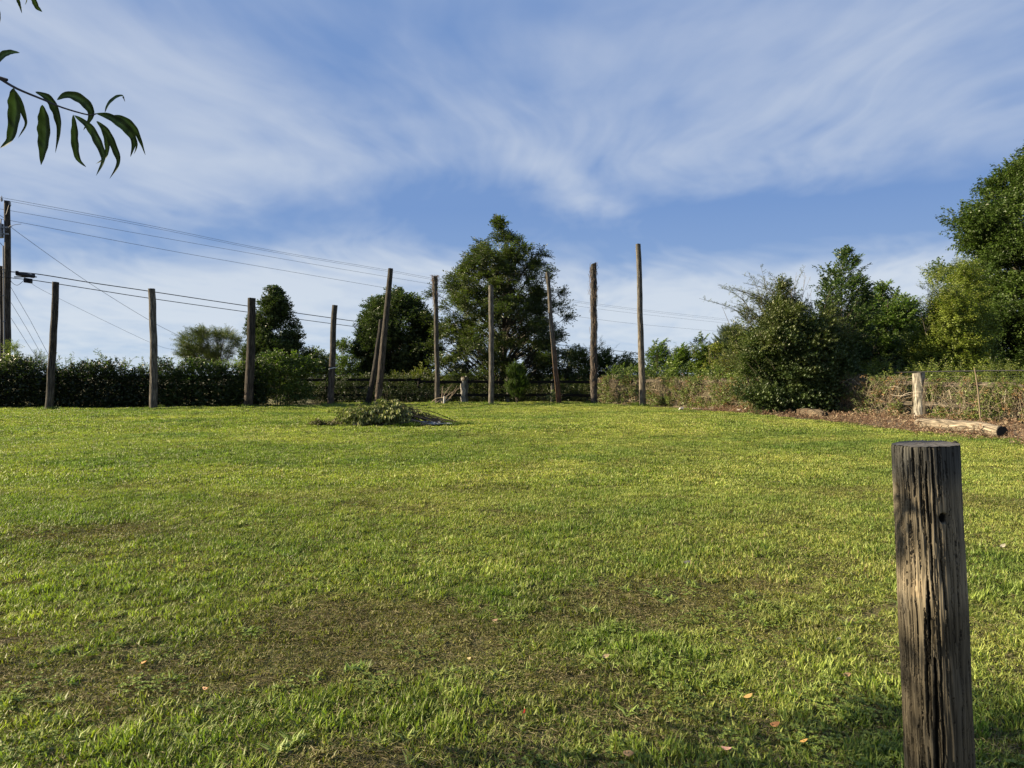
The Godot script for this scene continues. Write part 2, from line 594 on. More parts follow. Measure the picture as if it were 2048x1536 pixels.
# hair-like dead vine clinging to a pole between two shares of its height
func pole_vine(root: Node3D, up: Vector3, r: float, f0: float, f1: float, n: int, loose: float, seed_: int) -> void:
	rng.seed = seed_
	var m := MB.new()
	for i in n:
		var q := rng.randf() * TAU
		var f := rng.randf_range(f0, f1)
		var pts := []
		var rr := r * rng.randf_range(1.0, 1.15)
		for k in 6:
			var p := up * clampf(f, 0.0, 1.005) + Vector3(cos(q), 0, sin(q)) * (rr + loose * (rng.randf() if k > 1 else 0.1))
			pts.append(p)
			q += gauss() * 0.5
			f += rng.randf_range(-0.05, 0.06)
		var col := Color(0.16, 0.12, 0.09) * rng.randf_range(0.6, 1.4)
		m.tube(curve(pts, 2), 0.008, 0.003, 3, col, col)
	part("dead_vine", m.mesh(), M.twig, root).set_meta("kind", "stuff")

func cable(label: String, pts: Array, r: float, called := "power_line") -> void:
	var m := MB.new()
	m.tube(curve(pts, 6), r, r, 6, Color(1, 1, 1), Color(1, 1, 1))
	tag(part(called, m.mesh(), M.black if r > 0.015 else M.wire, self), label, "cable")

func board(m: MB, a: Vector3, b: Vector3, h: float, t: float, col: Color) -> void:
	var x := (b - a).normalized()
	var z := x.cross(Vector3.UP).normalized()
	m.box(Transform3D(Basis(x, z.cross(x), z), (a + b) * 0.5), Vector3(a.distance_to(b), h, t), col, rng, 0.012)

# ---------------------------------------------------------------- sky
func sky_texture() -> ImageTexture:
	var W := 4096
	var Hh := 2048
	var px := PackedFloat32Array()
	px.resize(W * Hh * 3)
	var wisp := noise(1.0, 5, 31)
	var warp := noise(0.45, 3, 77)
	var fine := noise(4.2, 5, 55)
	var veil := noise(0.9, 3, 12)
	var puff := noise(2.3, 6, 64)
	var fibre := noise(1.0, 5, 91)
	fibre.fractal_type = FastNoiseLite.FRACTAL_RIDGED
	# drifts of cirrus and clear gaps: azimuth, height, half widths (degrees), turn, strength
	var drift := [
		[-27.7, 21.1, 21.0, 4.4, -0.30, 0.50], [-29.2, 14.0, 13.3, 3.4, 0.00, 0.62], [-19.5, 19.5, 10.5, 1.6, -0.35, 0.24],
		[2.3, 16.8, 9.3, 1.7, -0.62, 0.34], [6.3, 13.4, 6.5, 1.0, -0.50, 0.20], [20.7, 22.5, 26.2, 4.8, 0.14, 0.20],
		[30.2, 16.8, 16.9, 2.2, 0.12, 0.26], [16.7, 18.6, 13.3, 1.6, 0.30, 0.16], [14.1, 24.9, 16.9, 2.0, 0.05, 0.18],
		[-26.0, 5.8, 25.8, 3.0, 0.04, 0.60], [-9.0, 8.3, 10.5, 1.6, 0.10, 0.22], [17.8, 5.4, 17.8, 2.8, -0.03, 0.62], [30.2, 5.6, 12.1, 2.4, 0.05, 0.40],
		[-10.5, 13.2, 13.3, 2.4, 0.10, -0.42], [18.5, 11.1, 25.0, 2.0, 0.02, -0.46], [-12.1, 24.8, 13.3, 3.2, -0.20, -0.10], [-30.7, 9.1, 12.9, 1.2, 0.10, -0.25], [-6.6, 19.3, 9.7, 2.0, -0.10, -0.08],
	]
	for j in Hh:
		var el := (0.5 - (j + 0.5) / Hh) * PI
		if j > Hh / 2:
			for i in W:
				var o := (j * W + i) * 3
				px[o] = 0.085; px[o + 1] = 0.09; px[o + 2] = 0.06
			continue
		var eld := rad_to_deg(el)
		var ce := cos(el)
		var se := sin(el)
		var k := 1.0 / (se + 0.11)
		var t := clampf(eld / 32.0, 0.0, 1.0)
		# clear air: pale at the horizon, blue from ten degrees up, a little deeper towards the zenith
		var air := Color(0.44, 0.58, 0.74).lerp(Color(0.18, 0.315, 0.60), pow(clampf(eld / 13.0, 0, 1), 0.8))
		air = air.lerp(Color(0.165, 0.27, 0.52), t * 0.75)
		if eld > 32.0:
			air = air.lerp(Color(0.07, 0.15, 0.4), clampf((eld - 32.0) / 50.0, 0, 1))
		var cloud := Color(0.72, 0.775, 0.82).lerp(Color(0.54, 0.60, 0.715), t)
		var low := 0.34 * exp(-pow(eld / 5.0, 2.0))
		for i in W:
			var az := float(i) / W * TAU
			var x := sin(az) * ce * k
			var z := -cos(az) * ce * k
			var wx := warp.get_noise_2d(x, z)
			var wz := warp.get_noise_2d(x + 40.0, z + 7.0)
			# streaks drawn out along the wind, which blows away from the lawn a little to the right
			var along := x * 0.156 - z * 0.988 + wx * 0.35
			var across := x * 0.988 + z * 0.156 + wz * 0.45
			var n := wisp.get_noise_2d(along * 0.50, across * 1.5)
			var f := fine.get_noise_2d(along * 0.75, across * 1.7)
			var v := veil.get_noise_2d(x, z)
			var azd := rad_to_deg(az)
			if azd > 180.0:
				azd -= 360.0
			var c := 0.17 + low + 0.20 * v
			if absf(azd) < 75.0 and eld < 50.0:
				for d in drift:
					var dx: float = azd - d[0]
					var dy: float = eld - d[1]
					var ca := cos(d[4])
					var sa := sin(d[4])
					var e := pow((dx * ca + dy * sa) / d[2], 2.0) + pow((dy * ca - dx * sa) / d[3], 2.0)
					if e < 7.0:
						c += d[5] * exp(-e)
			else:
				c += 0.08
			c += (0.34 * n + 0.17 * f + 0.24 * puff.get_noise_2d(x + 0.3 * wx, z)) * (0.4 + 0.6 * clampf(c * 2.0, 0.0, 1.0))
			c += 0.17 * (fibre.get_noise_2d(along * 0.55 + 0.5 * wx, across * 2.1 + 0.8 * n) + 0.1) * clampf(c * 2.2, 0.15, 1.0)
			c *= 1.0 - 0.22 * smoothstep(6.0, 14.0, eld)
			var a := clampf(c, 0.0, 1.0)
			a = a * (1.0 - 0.25 * a)
			var col := air.lerp(cloud, a)
			var o := (j * W + i) * 3
			px[o] = col.r; px[o + 1] = col.g; px[o + 2] = col.b
	return ImageTexture.create_from_image(Image.create_from_data(W, Hh, false, Image.FORMAT_RGBF, px.to_byte_array()))

# ---------------------------------------------------------------- lawn
func make_ground() -> void:
	var xs := [-700.0, -300.0, -140.0, -90.0, -60.0]
	var x := -45.0
	while x <= 45.0:
		xs.append(x); x += 0.5
	xs.append_array([60.0, 90.0, 140.0, 300.0, 700.0])
	var zs := [40.0, 15.0]
	var z := 5.0
	while z >= -50.0:
		zs.append(z); z -= 0.5
	zs.append_array([-70.0, -100.0, -160.0, -300.0, -800.0])
	var m := MB.new()
	for zz in zs:
		for xx in xs:
			var g := 1.0 + 0.5 * patch_noise.get_noise_2d(xx * 2.0, zz * 2.0)
			m.vert(Vector3(xx, gh(xx, zz), zz), Vector3.UP, Color(0.095 * g, 0.09 * g, 0.042), Vector2(xx, zz))
	for i in zs.size() - 1:
		for j in xs.size() - 1:
			var k: int = i * xs.size() + j
			m.tri(k, k + 1, k + xs.size())
			m.tri(k + 1, k + xs.size() + 1, k + xs.size())
	var o := part("ground", m.mesh(), M.soil, self)
	tag(o, "wide mown lawn reaching to the fences", "lawn", "", "structure")
	make_grass()

func blades(n: int, r: float, len0: float, len1: float, w: float, seed_: int, flat := 0.8) -> ArrayMesh:
	var g := RandomNumberGenerator.new()
	g.seed = seed_
	var m := MB.new()
	for i in n:
		var q := g.randf() * TAU
		var rr := r * sqrt(g.randf()) * (1.0 + 0.5 * g.randf())
		var p := Vector3(cos(q) * rr, -0.005, sin(q) * rr)
		var a := g.randf() * TAU
		var lean := Vector3(cos(a), 0, sin(a)) * g.randf_range(0.1, flat)
		var L := g.randf_range(len0, len1)
		var d1 := (Vector3.UP + lean * 0.5).normalized()
		var d2 := (Vector3.UP * 0.7 + lean * 1.5).normalized()
		var side := d1.cross(Vector3(cos(a + g.randf_range(-1, 1)), 0, sin(a + 0.3))).normalized()
		var b := p + d1 * L * 0.5
		var t := b + d2 * L * 0.55
		var k := 0.3 + 1.25 * pow(g.randf(), 1.2)
		var col := Color(k * g.randf_range(0.85, 1.2), k, k * g.randf_range(0.6, 1.2))
		if g.randf() < 0.10:
			col = Color(2.1 * k, 1.35 * k, 2.6 * k)
		var nn := side.cross(d1).normalized()
		var n2 := side.cross(d2).normalized()
		var e := m.v.size()
		var ww := w * g.randf_range(0.6, 1.3)
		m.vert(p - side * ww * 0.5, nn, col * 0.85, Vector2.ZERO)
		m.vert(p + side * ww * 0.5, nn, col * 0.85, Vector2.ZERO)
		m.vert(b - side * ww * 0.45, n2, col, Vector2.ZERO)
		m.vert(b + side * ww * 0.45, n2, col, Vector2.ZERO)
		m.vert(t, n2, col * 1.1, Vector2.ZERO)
		m.tri(e, e + 1, e + 2)
		m.tri(e + 1, e + 3, e + 2)
		m.tri(e + 2, e + 3, e + 4)
	return m.mesh()

func thatch(n: int, r: float, seed_: int) -> ArrayMesh:
	var g := RandomNumberGenerator.new()
	g.seed = seed_
	var m := MB.new()
	for i in n:
		var q := g.randf() * TAU
		var rr := r * sqrt(g.randf()) * 1.2
		var a := g.randf() * TAU
		var k := g.randf_range(0.3, 1.4)
		m.leaf(Vector3(cos(q) * rr, g.randf_range(0.0, 0.018), sin(q) * rr), Vector3(cos(a), g.randf_range(-0.1, 0.25), sin(a)).normalized(), Vector3(g.randf_range(-0.4, 0.4), 1, g.randf_range(-0.4, 0.4)).normalized(), g.randf_range(0.02, 0.055), g.randf_range(0.003, 0.006), Color(k, k, k))
	return m.mesh()

func clover(n: int, r: float, seed_: int) -> ArrayMesh:
	var g := RandomNumberGenerator.new()
	g.seed = seed_
	var m := MB.new()
	for i in n:
		var q := g.randf() * TAU
		var rr := r * sqrt(g.randf())
		var p := Vector3(cos(q) * rr, g.randf_range(0.015, 0.05), sin(q) * rr)
		var k := g.randf_range(0.7, 1.2)
		for j in 3:
			var a := q * 3.0 + j * TAU / 3.0
			m.leaf(p, Vector3(cos(a), g.randf_range(-0.1, 0.35), sin(a)).normalized(), Vector3(g.randf_range(-0.3, 0.3), 1, g.randf_range(-0.3, 0.3)).normalized(), 0.015, 0.013, Color(k * 0.95, k, k * 0.9))
	return m.mesh()

# where the lawn stops: the hedge on the left, the fence across the back, the litter bed on the right
func on_lawn(x: float, z: float) -> bool:
	if z < -41.0 or (x < -9.5 and z < -35.0 - (x + 9.5) * 0.14):
		return false
	var edge := 4.474935749583255 + (z - -36.088481737884884) * (11.46603736329532 - 4.474935749583255) / (-16.495266950540465 - -36.088481737884884)
	edge += 1.2 * smoothstep(0.0, 1.0, (z + 36.0) / 6.0) * (1.0 - smoothstep(0.0, 1.0, (z + 26.0) / 8.0))
	return x < edge + 0.2 * patch_noise.get_noise_2d(x * 6.0, z * 6.0)

# worn places where the turf is thin and brown: x, z, radius x, radius z, strength
var worn := [[-0.95, -4.25, 0.75, 0.45, 1.0], [-2.0, -3.55, 0.8, 0.3, 0.9], [-1.3, -3.7, 0.9, 0.35, 0.8], [-0.6, -2.75, 0.35, 0.15, 0.8], [0.35, -3.5, 0.4, 0.2, 0.5], [0.55, -3.15, 0.35, 0.2, 0.5], [1.75, -4.2, 0.5, 0.3, 0.45], [0.05, -3.0, 0.3, 0.15, 0.6], [-3.6, -6.6, 1.4, 0.6, 0.55], [-2.4, -8.4, 1.6, 0.7, 0.5], [0.9, -4.6, 0.6, 0.35, 0.5], [-0.8, -17.2, 0.9, 0.5, 0.6], [0.6, -7.5, 1.2, 0.5, 0.45], [2.2, -5.6, 0.6, 0.3, 0.5]]

func grass_colour(x: float, z: float) -> Color:
	var far := smoothstep(5.0, 20.0, -z)
	var a := patch_noise.get_noise_2d(x * 1.3, z * 1.3)
	var b := patch_noise.get_noise_2d(x * 5.0 + 50.0, z * 5.0)
	var s := patch_noise.get_noise_2d(x * 0.5 + 90.0, z * 3.2 + x * 0.4)
	var t := clampf(0.42 + 0.55 * a + 0.45 * b + 0.5 * s * far + 0.1 * far, 0, 1)
	var c := Color(0.165, 0.245, 0.052).lerp(Color(0.43, 0.455, 0.125), t)
	var brown := 0.0
	for w in worn:
		brown += w[4] * (1.0 if w[1] > -5.0 else 0.5) * exp(-pow((x - w[0]) / w[2], 2.0) - pow((z - w[1]) / w[3], 2.0)) * (1.0 + 0.9 * b)
	brown += clampf((patch_noise.get_noise_2d(x * 2.2 - 30.0, z * 2.2 + 11.0) - 0.26) * 1.6, 0, 0.45) * (1.0 - 0.8 * far)
	# straw-pale mowing lines that run with the right fence
	if x > 1.0 and z < -12.0:
		var off := (x - 13.91) * 0.832 - (z + 24.19) * 0.555 + 0.6 * patch_noise.get_noise_2d(x * 0.8, z * 0.8)
		var line := pow(maxf(0.0, sin(off * 5.2)), 6.0) * smoothstep(-9.0, -4.0, off) * smoothstep(0.1, 0.5, patch_noise.get_noise_2d(z * 0.7, off) + 0.35)
		c = c.lerp(Color(0.5, 0.47, 0.2), 0.5 * line)
	c = c.lerp(Color(0.20, 0.165, 0.075), clampf(brown, 0, 0.6))
	return c

func make_grass() -> void:
	var root := Node3D.new()
	root.name = "grass"
	add_child(root)
	tag(root, "short mown grass, green and straw coloured, covering the lawn", "grass", "", "stuff")
	rng.seed = 99
	# nearest to farthest: from, to, clumps a square metre
	var bands := [[1.6, 5.0, 210.0], [5.0, 9.5, 110.0], [9.5, 18.0, 42.0], [18.0, 42.0, 16.0]]
	var kinds := [
		[blades(170, 0.065, 0.016, 0.044, 0.0048, 1), blades(170, 0.065, 0.012, 0.036, 0.0045, 2), blades(100, 0.06, 0.025, 0.07, 0.0075, 3)],
		[blades(190, 0.09, 0.016, 0.045, 0.0065, 4), blades(150, 0.085, 0.024, 0.062, 0.0078, 5)],
		[blades(250, 0.15, 0.016, 0.045, 0.0105, 6), blades(200, 0.14, 0.022, 0.058, 0.012, 7)],
		[blades(270, 0.25, 0.016, 0.048, 0.019, 8), blades(220, 0.24, 0.022, 0.056, 0.021, 9)],
	]
	for bi in bands.size():
		var bd: Array = bands[bi]
		var lists := []
		var tints := []
		for k in kinds[bi].size():
			lists.append([]); tints.append([])
		var half: float = bd[1] * 0.76 + 1.4
		var step: float = 1.0 / sqrt(bd[2])
		var nx := int(half * 2.0 / step)
		var nz := int((bd[1] - bd[0]) / step)
		for i in nx * nz:
			var z: float = -(bd[0] + (i / nx + rng.randf_range(-0.1, 1.1)) * step)
			var x: float = -half + (i % nx + rng.randf_range(-0.1, 1.1)) * step
			if absf(x) > -z * 0.76 + 1.4 or not on_lawn(x, z):
				continue
			if bi < 2 and near_rut(x, z):
				continue
			if on_ash(x, z):
				continue
			# small bald spots
			if z > -8.0 and patch_noise.get_noise_2d(x * 22.0 + 5.0, z * 22.0) > 0.43 + 0.02 * absf(z):
				continue
			var c := grass_colour(x, z) * rng.randf_range(0.72, 1.28)
			var lush := clampf((c.g - c.r) * 14.0, 0.0, 1.0)
			var which := 0
			if kinds[bi].size() == 3:
				which = 2 if rng.randf() < 0.12 + 0.35 * lush else rng.randi() % 2
			else:
				which = 1 if rng.randf() < 0.2 + 0.4 * lush else 0
			var h := (0.50 + 0.42 * lush + 0.35 * patch_noise.get_noise_2d(x * 9.0, z * 9.0)) * rng.randf_range(0.8, 1.25)
			var tilt := Basis(Vector3(rng.randf_range(-1, 1), 0, rng.randf_range(-1, 1)).normalized(), rng.randf_range(0.0, 0.22))
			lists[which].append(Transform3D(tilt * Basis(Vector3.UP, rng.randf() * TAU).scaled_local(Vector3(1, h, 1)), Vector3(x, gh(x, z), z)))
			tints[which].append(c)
		for k in kinds[bi].size():
			scatter("blades", kinds[bi][k], M.grass, lists[k], tints[k], root)
	# dead clippings matted between the blades
	var mat_ := thatch(70, 0.14, 41)
	var tx := []
	var tc := []
	for i in 2600:
		var z := -rng.randf_range(1.8, 9.5)
		var x := rng.randf_range(-0.8, 0.8) * -z
		tx.append(Transform3D(Basis(Vector3.UP, rng.randf() * TAU), Vector3(x, gh(x, z) + 0.004, z)))
		tc.append(Color(0.09, 0.08, 0.04).lerp(Color(0.27, 0.24, 0.13), rng.randf()))
	scatter("thatch", mat_, M.dry, tx, tc, root)
	# coarse crabgrass rosettes, blades spread flat
	var coarse := blades(26, 0.03, 0.05, 0.11, 0.0095, 31, 1.7)
	var cx := []
	var cc := []
	for i in 420:
		var z := -rng.randf_range(2.3, 9.0)
		var x := rng.randf_range(-0.76, 0.76) * -z
		if patch_noise.get_noise_2d(x * 3.0 - 17.0, z * 3.0) < -0.05:
			continue
		var s := rng.randf_range(0.6, 1.1)
		cx.append(Transform3D(Basis(Vector3.UP, rng.randf() * TAU).scaled_local(Vector3(s, s * rng.randf_range(0.45, 0.8), s)), Vector3(x, gh(x, z) + 0.006, z)))
		cc.append(Color(0.22, 0.32, 0.08).lerp(Color(0.42, 0.47, 0.15), rng.randf()))
	scatter("coarse_blades", coarse, M.grass, cx, cc, root)
	# clover among the near grass, most of it to the right
	var xf := []
	var cols := []
	var cl := clover(26, 0.1, 5)
	for i in 2600:
		var z := -rng.randf_range(2.2, 7.0)
		var x := rng.randf_range(-0.76, 0.76) * -z
		var want := clampf(patch_noise.get_noise_2d(x * 4.0 + 7.0, z * 4.0) * 1.6 + 0.15 + 0.25 * x / -z, 0, 1)
		if rng.randf() > want * 0.22:
			continue
		xf.append(Transform3D(Basis(Vector3.UP, rng.randf() * TAU), Vector3(x, gh(x, z) + 0.006, z)))
		cols.append(Color(0.2, 0.26, 0.06) * rng.randf_range(0.7, 1.3))
	scatter("clover", cl, M.grass, xf, cols, root)

func seg_dist(x: float, z: float, a: Vector2, b: Vector2) -> float:
	var p := Vector2(x, z)
	return p.distance_to(Geometry2D.get_closest_point_to_segment(p, a, b))

func near_rut(x: float, z: float) -> bool:
	var w := 0.075 * (1.0 + 0.6 * patch_noise.get_noise_2d(x * 30.0, z * 30.0))
	return seg_dist(x, z, Vector2(2.010221846352258, -4.26738884008275), Vector2(2.6868825080262932, -4.7150798122065725)) < w or seg_dist(x, z, Vector2(-2.9566011446316844, -3.854335467349551), Vector2(-2.8393085457452485, -4.062101343694349)) < w

func on_ash(x: float, z: float) -> bool:
	var d := Vector2((x - -3.510281986292413) / 1.45, (z - -21.28440845070421) / 0.75).length()
	return d < 0.9 + 0.35 * patch_noise.get_noise_2d(x * 8.0, z * 8.0)

# ---------------------------------------------------------------- poles
func make_poles() -> void:
	var grey := Color(0.385, 0.355, 0.313)
	var dark := Color(0.143, 0.121, 0.101)
	var brown := Color(0.227, 0.173, 0.135)
	var pale := Color(0.510, 0.468, 0.405)
	pole("dark leaning pole at the left end of the row, before the black hedge", Vector3(-19.846, 0.002, -30.383), Vector3(-19.525, 5.482, -30.453), 0.1552, 0.1285, Color(0.242, 0.221, 0.192), dark * 1.2, 1)
	pole("straight grey weathered pole, second from the left, before the hedge", Vector3(-15.826, 0.001, -31.284), Vector3(-15.892, 5.291, -31.351), 0.1708, 0.1433, Color(0.378, 0.336, 0.286), grey, 2)
	pole("stout dark brown pole in front of the pear tree and leafy bush", Vector3(-12.159, 0.003, -32.684), Vector3(-11.975, 5.046, -32.748), 0.2073, 0.1727, brown * 0.9, dark, 3)
	var p4 := pole("brown pole with a white string tied round its middle", Vector3(-9.075, 0.025, -35.484), Vector3(-8.850, 5.000, -35.547), 0.1750, 0.1313, Color(0.323, 0.247, 0.193), Color(0.217, 0.201, 0.176), 4)
	var up4: Vector3 = Vector3(-8.850, 5.000, -35.547) - Vector3(-9.075, 0.025, -35.484)
	var st := MB.new()
	var ring := []
	for k in 17:
		ring.append(up4 * (0.365 + 0.008 * cos(TAU * k / 16.0)) + Vector3(cos(TAU * k / 16.0), 0, sin(TAU * k / 16.0)) * 0.17)
	st.tube(ring, 0.014, 0.014, 5, Color(1.004, 1.004, 0.963), Color(1.004, 1.004, 0.963))
	st.tube(curve([up4 * 0.365 + Vector3(0.17, 0, 0.02), up4 * 0.36 + Vector3(0.26, 0.1, 0.0), up4 * 0.37 + Vector3(0.36, 0.12, 0.02)], 4), 0.01, 0.006, 4, Color(0.938, 0.938, 0.905), Color(0.938, 0.938, 0.905))
	part("string", st.mesh(), M.twig, p4)
	pole("tall brown pole leaning right behind the brush pile", Vector3(-6.498, 0.003, -34.284), Vector3(-5.870, 6.645, -34.368), 0.1751, 0.1208, Color(0.285, 0.215, 0.169), Color(0.194, 0.169, 0.143), 5)
	pole("short dark pole propped against the tall leaning pole's left side", Vector3(-7.184, 0.108, -35.285), Vector3(-6.488, 4.334, -35.339), 0.1492, 0.1181, dark, Color(0.153, 0.140, 0.119), 6)
	var p6 := pole("slim grey pole with a tuft of dead vine on its top", Vector3(-3.819, 0.013, -36.384), Vector3(-3.948, 6.549, -36.467), 0.1346, 0.1025, Color(0.317, 0.284, 0.250), Color(0.255, 0.230, 0.204), 7)
	var up6: Vector3 = Vector3(-3.948, 6.549, -36.467) - Vector3(-3.819, 0.013, -36.384)
	pole_vine(p6, up6, 0.11, 0.82, 0.99, 50, 0.07, 3)
	pole_vine(p6, up6, 0.12, 0.93, 0.99, 26, 0.17, 4)
	pole("pale grey pole standing before the big oak's crown", Vector3(-1.050, 0.000, -35.484), Vector3(-1.050, 5.975, -35.560), 0.1375, 0.1187, Color(0.462, 0.428, 0.378), Color(0.423, 0.389, 0.343), 8)
	pole("thin pole leaning left with a rusty orange foot", Vector3(2.375, 0.000, -35.484), Vector3(1.775, 6.625, -35.568), 0.1313, 0.0938, Color(0.446, 0.196, 0.095), Color(0.459, 0.392, 0.317), 9, 0.0, 0.07)
	var p9 := pole("rough brown pole wrapped in dead vine, right of the oak", Vector3(4.215, 0.009, -36.484), Vector3(4.190, 7.206, -36.575), 0.1671, 0.1414, Color(0.289, 0.251, 0.223), Color(0.215, 0.190, 0.169), 10, 0.35, 0.16)
	var up9: Vector3 = Vector3(4.190, 7.206, -36.575) - Vector3(4.215, 0.009, -36.484)
	pole_vine(p9, up9, 0.15, 0.05, 0.98, 150, 0.06, 5)
	pole_vine(p9, up9, 0.16, 0.75, 0.97, 18, 0.16, 6)
	pole("tallest pole, pale grey with a tan foot, right end of the row", Vector3(6.213, 0.001, -33.784), Vector3(6.022, 7.712, -33.881), 0.1607, 0.1131, Color(0.593, 0.509, 0.409), Color(0.396, 0.362, 0.316), 11)

	var tuft := blades(40, 0.16, 0.05, 0.2, 0.012, 55, 0.7)
	var xf := []
	var cols := []
	rng.seed = 321
	for o in get_children():
		if str(o.name).begins_with("wooden_pole"):
			for k in 12:
				var q := rng.randf() * TAU
				var at: Vector3 = on_ground(o.position + Vector3(cos(q), 0, sin(q)) * rng.randf_range(0.14, 0.42))
				xf.append(Transform3D(Basis(Vector3.UP, q).scaled_local(Vector3(1, rng.randf_range(0.5, 1.3), 1)), at))
				cols.append(Color(0.16, 0.23, 0.045) * rng.randf_range(0.6, 1.3))
	tag(scatter("tall_grass", tuft, M.grass, xf, cols, self), "taller uncut grass round the feet of the poles", "grass", "", "stuff")

# ---------------------------------------------------------------- utility pole and lines, beyond the hedge
func make_utility() -> void:
	var foot: Vector3 = Vector3(-25.631, -0.122, -35.982)
	var head: Vector3 = Vector3(-25.593, 10.322, -36.115)
	foot.y = 0.0
	var root := thing("utility_pole", "tall grey utility pole with transformer and insulators at the left", "utility pole", foot)
	var up := head - foot
	part("shaft", pole_mesh(Vector3(0, -0.3, 0), up, 0.1775, 0.1331, Color(0.26, 0.24, 0.21), Color(0.2, 0.185, 0.165), 41), M.wood, root)
	var m := MB.new()
	m.tube([Vector3(0.12, up.y - 0.75, 0.02), Vector3(0.2, up.y - 0.5, 0.02), Vector3(0.27, up.y - 0.22, 0.02)], 0.06, 0.05, 8, Color(0.7, 0.7, 0.7), Color(0.7, 0.7, 0.7), true)
	part("bracket", m.mesh(), M.black, root)
	for q in [[-0.14, 0.02, 0.3], [0.27, -0.2, 0.22]]:
		m = MB.new()
		var b := Vector3(q[0], up.y + q[1] - 0.1, 0.02)
		m.tube([b, b + Vector3(0, q[2], 0)], 0.02, 0.02, 6, Color(1, 1, 1), Color(1, 1, 1), true)
		for k in 3:
			m.tube([b + Vector3(0, 0.05 + k * 0.06, 0), b + Vector3(0, 0.085 + k * 0.06, 0)], 0.07 - 0.008 * k, 0.045, 10, Color(1, 1, 1), Color(1, 1, 1), true)
		part("insulator", m.mesh(), M.metal, root)
	m = MB.new()
	var c: Vector3 = Vector3(-25.939, 8.781, -35.995) - foot
	m.tube([c + Vector3(0, -0.33, 0), c + Vector3(0, -0.27, 0), c + Vector3(0, 0.3, 0), c + Vector3(0, 0.36, 0)], 0.2, 0.2, 16, Color(1, 1, 1), Color(1, 1, 1), true)
	m.tube([c + Vector3(0.08, 0.34, 0), c + Vector3(0.1, 0.6, 0)], 0.04, 0.03, 8, Color(1, 1, 1), Color(1, 1, 1), true)
	m.box(Transform3D(Basis.IDENTITY, c + Vector3(0.3, 0.18, 0)), Vector3(0.36, 0.07, 0.1), Color(1, 1, 1))
	m.box(Transform3D(Basis.IDENTITY, c + Vector3(0.3, -0.15, 0)), Vector3(0.36, 0.07, 0.1), Color(1, 1, 1))
	part("transformer", m.mesh(), M.metal, root)
	m = MB.new()
	var cu: Vector3 = Vector3(-25.584, 8.004, -35.885) - foot
	m.tube([Vector3(cu.x, 0, 0.2), Vector3(cu.x, cu.y, 0.2)], 0.035, 0.035, 8, Color(0.5, 0.5, 0.5), Color(0.5, 0.5, 0.5), true)
	for k in 5:
		m.box(Transform3D(Basis.IDENTITY, Vector3(cu.x, 1.6 + 1.3 * k, 0.2)), Vector3(0.1, 0.04, 0.09), Color(0.4, 0.4, 0.4))
	part("conduit", m.mesh(), M.pale, root)
	m = MB.new()
	for w in [[[0.02, -0.9], [-0.25, -0.75], [-0.42, -0.9]], [[0.02, -1.75], [-0.1, -1.45], [-0.4, -1.35]], [[0.06, -1.3], [0.16, -1.55], [0.5, -1.28], [0.9, -1.22]], [[0.08, -1.55], [0.18, -1.45], [0.4, -1.28]], [[-0.05, -2.3], [-0.2, -2.15], [-0.4, -2.2]]]:
		var pts := []
		for q in w:
			pts.append(Vector3(q[0], up.y + q[1], 0.12))
		m = MB.new()
		m.tube(curve(pts, 4), 0.013, 0.013, 5, Color(1, 1, 1), Color(1, 1, 1))
		part("jumper_wire", m.mesh(), M.wire, root)
	var f2: Vector3 = Vector3(-27.349, -0.213, -37.981)
	f2.y = 0.0
	var r2 := thing("utility_pole", "shorter utility pole half cut off by the picture's left edge", "utility pole", f2)
	part("shaft", pole_mesh(Vector3(0, -0.3, 0), Vector3(-27.322535211267606, 7.333334178645722, -38.07699651573886) - f2, 0.0937, 0.0803, Color(0.22, 0.19, 0.16), Color(0.14, 0.12, 0.1), 42), M.wood, r2)
	var top := "uppermost thin power line running from the utility pole to the right"
	cable(top, [Vector3(-26.687, 10.436, -35.076), Vector3(-25.736, 10.466, -36.086), Vector3(-20.936, 10.146, -41.176), Vector3(-15.840, 9.681, -46.579), Vector3(-9.324, 9.395, -53.491), Vector3(-5.095, 9.162, -57.977), Vector3(5.025, 8.844, -68.714), Vector3(13.769, 8.740, -77.993), Vector3(30.828, 8.868, -96.101), Vector3(45.073, 9.090, -111.223)], 0.009)
	cable("power line just under the uppermost one", [Vector3(-26.391, 10.239, -34.684), Vector3(-25.478, 10.259, -35.653), Vector3(-20.705, 9.950, -40.720), Vector3(-15.666, 9.494, -46.066), Vector3(-9.222, 9.197, -52.906), Vector3(-5.039, 8.958, -57.346), Vector3(4.971, 8.622, -67.975), Vector3(13.622, 8.501, -77.162), Vector3(30.507, 8.591, -95.098), Vector3(44.612, 8.780, -110.081)], 0.008)
	cable("third power line from the top, crossing behind the oak", [Vector3(-26.701, 9.927, -35.412), Vector3(-25.630, 9.915, -36.541), Vector3(-21.043, 9.608, -41.378), Vector3(-14.974, 9.221, -47.777), Vector3(-9.488, 8.916, -53.562), Vector3(-4.812, 8.696, -58.493), Vector3(5.302, 8.358, -69.160), Vector3(13.590, 8.240, -77.904), Vector3(30.828, 8.328, -96.094), Vector3(45.011, 8.532, -111.062)], 0.009)
	cable("lowest of the four thin power lines on the tall utility pole", [Vector3(-26.551, 9.410, -35.208), Vector3(-25.562, 9.367, -36.256), Vector3(-20.936, 8.902, -41.160), Vector3(-17.236, 8.597, -45.084), Vector3(-9.451, 8.025, -53.340), Vector3(-6.652, 7.795, -56.307), Vector3(6.036, 7.291, -69.768), Vector3(13.701, 7.090, -77.901), Vector3(26.904, 7.126, -91.914), Vector3(45.073, 7.212, -111.199)], 0.010)
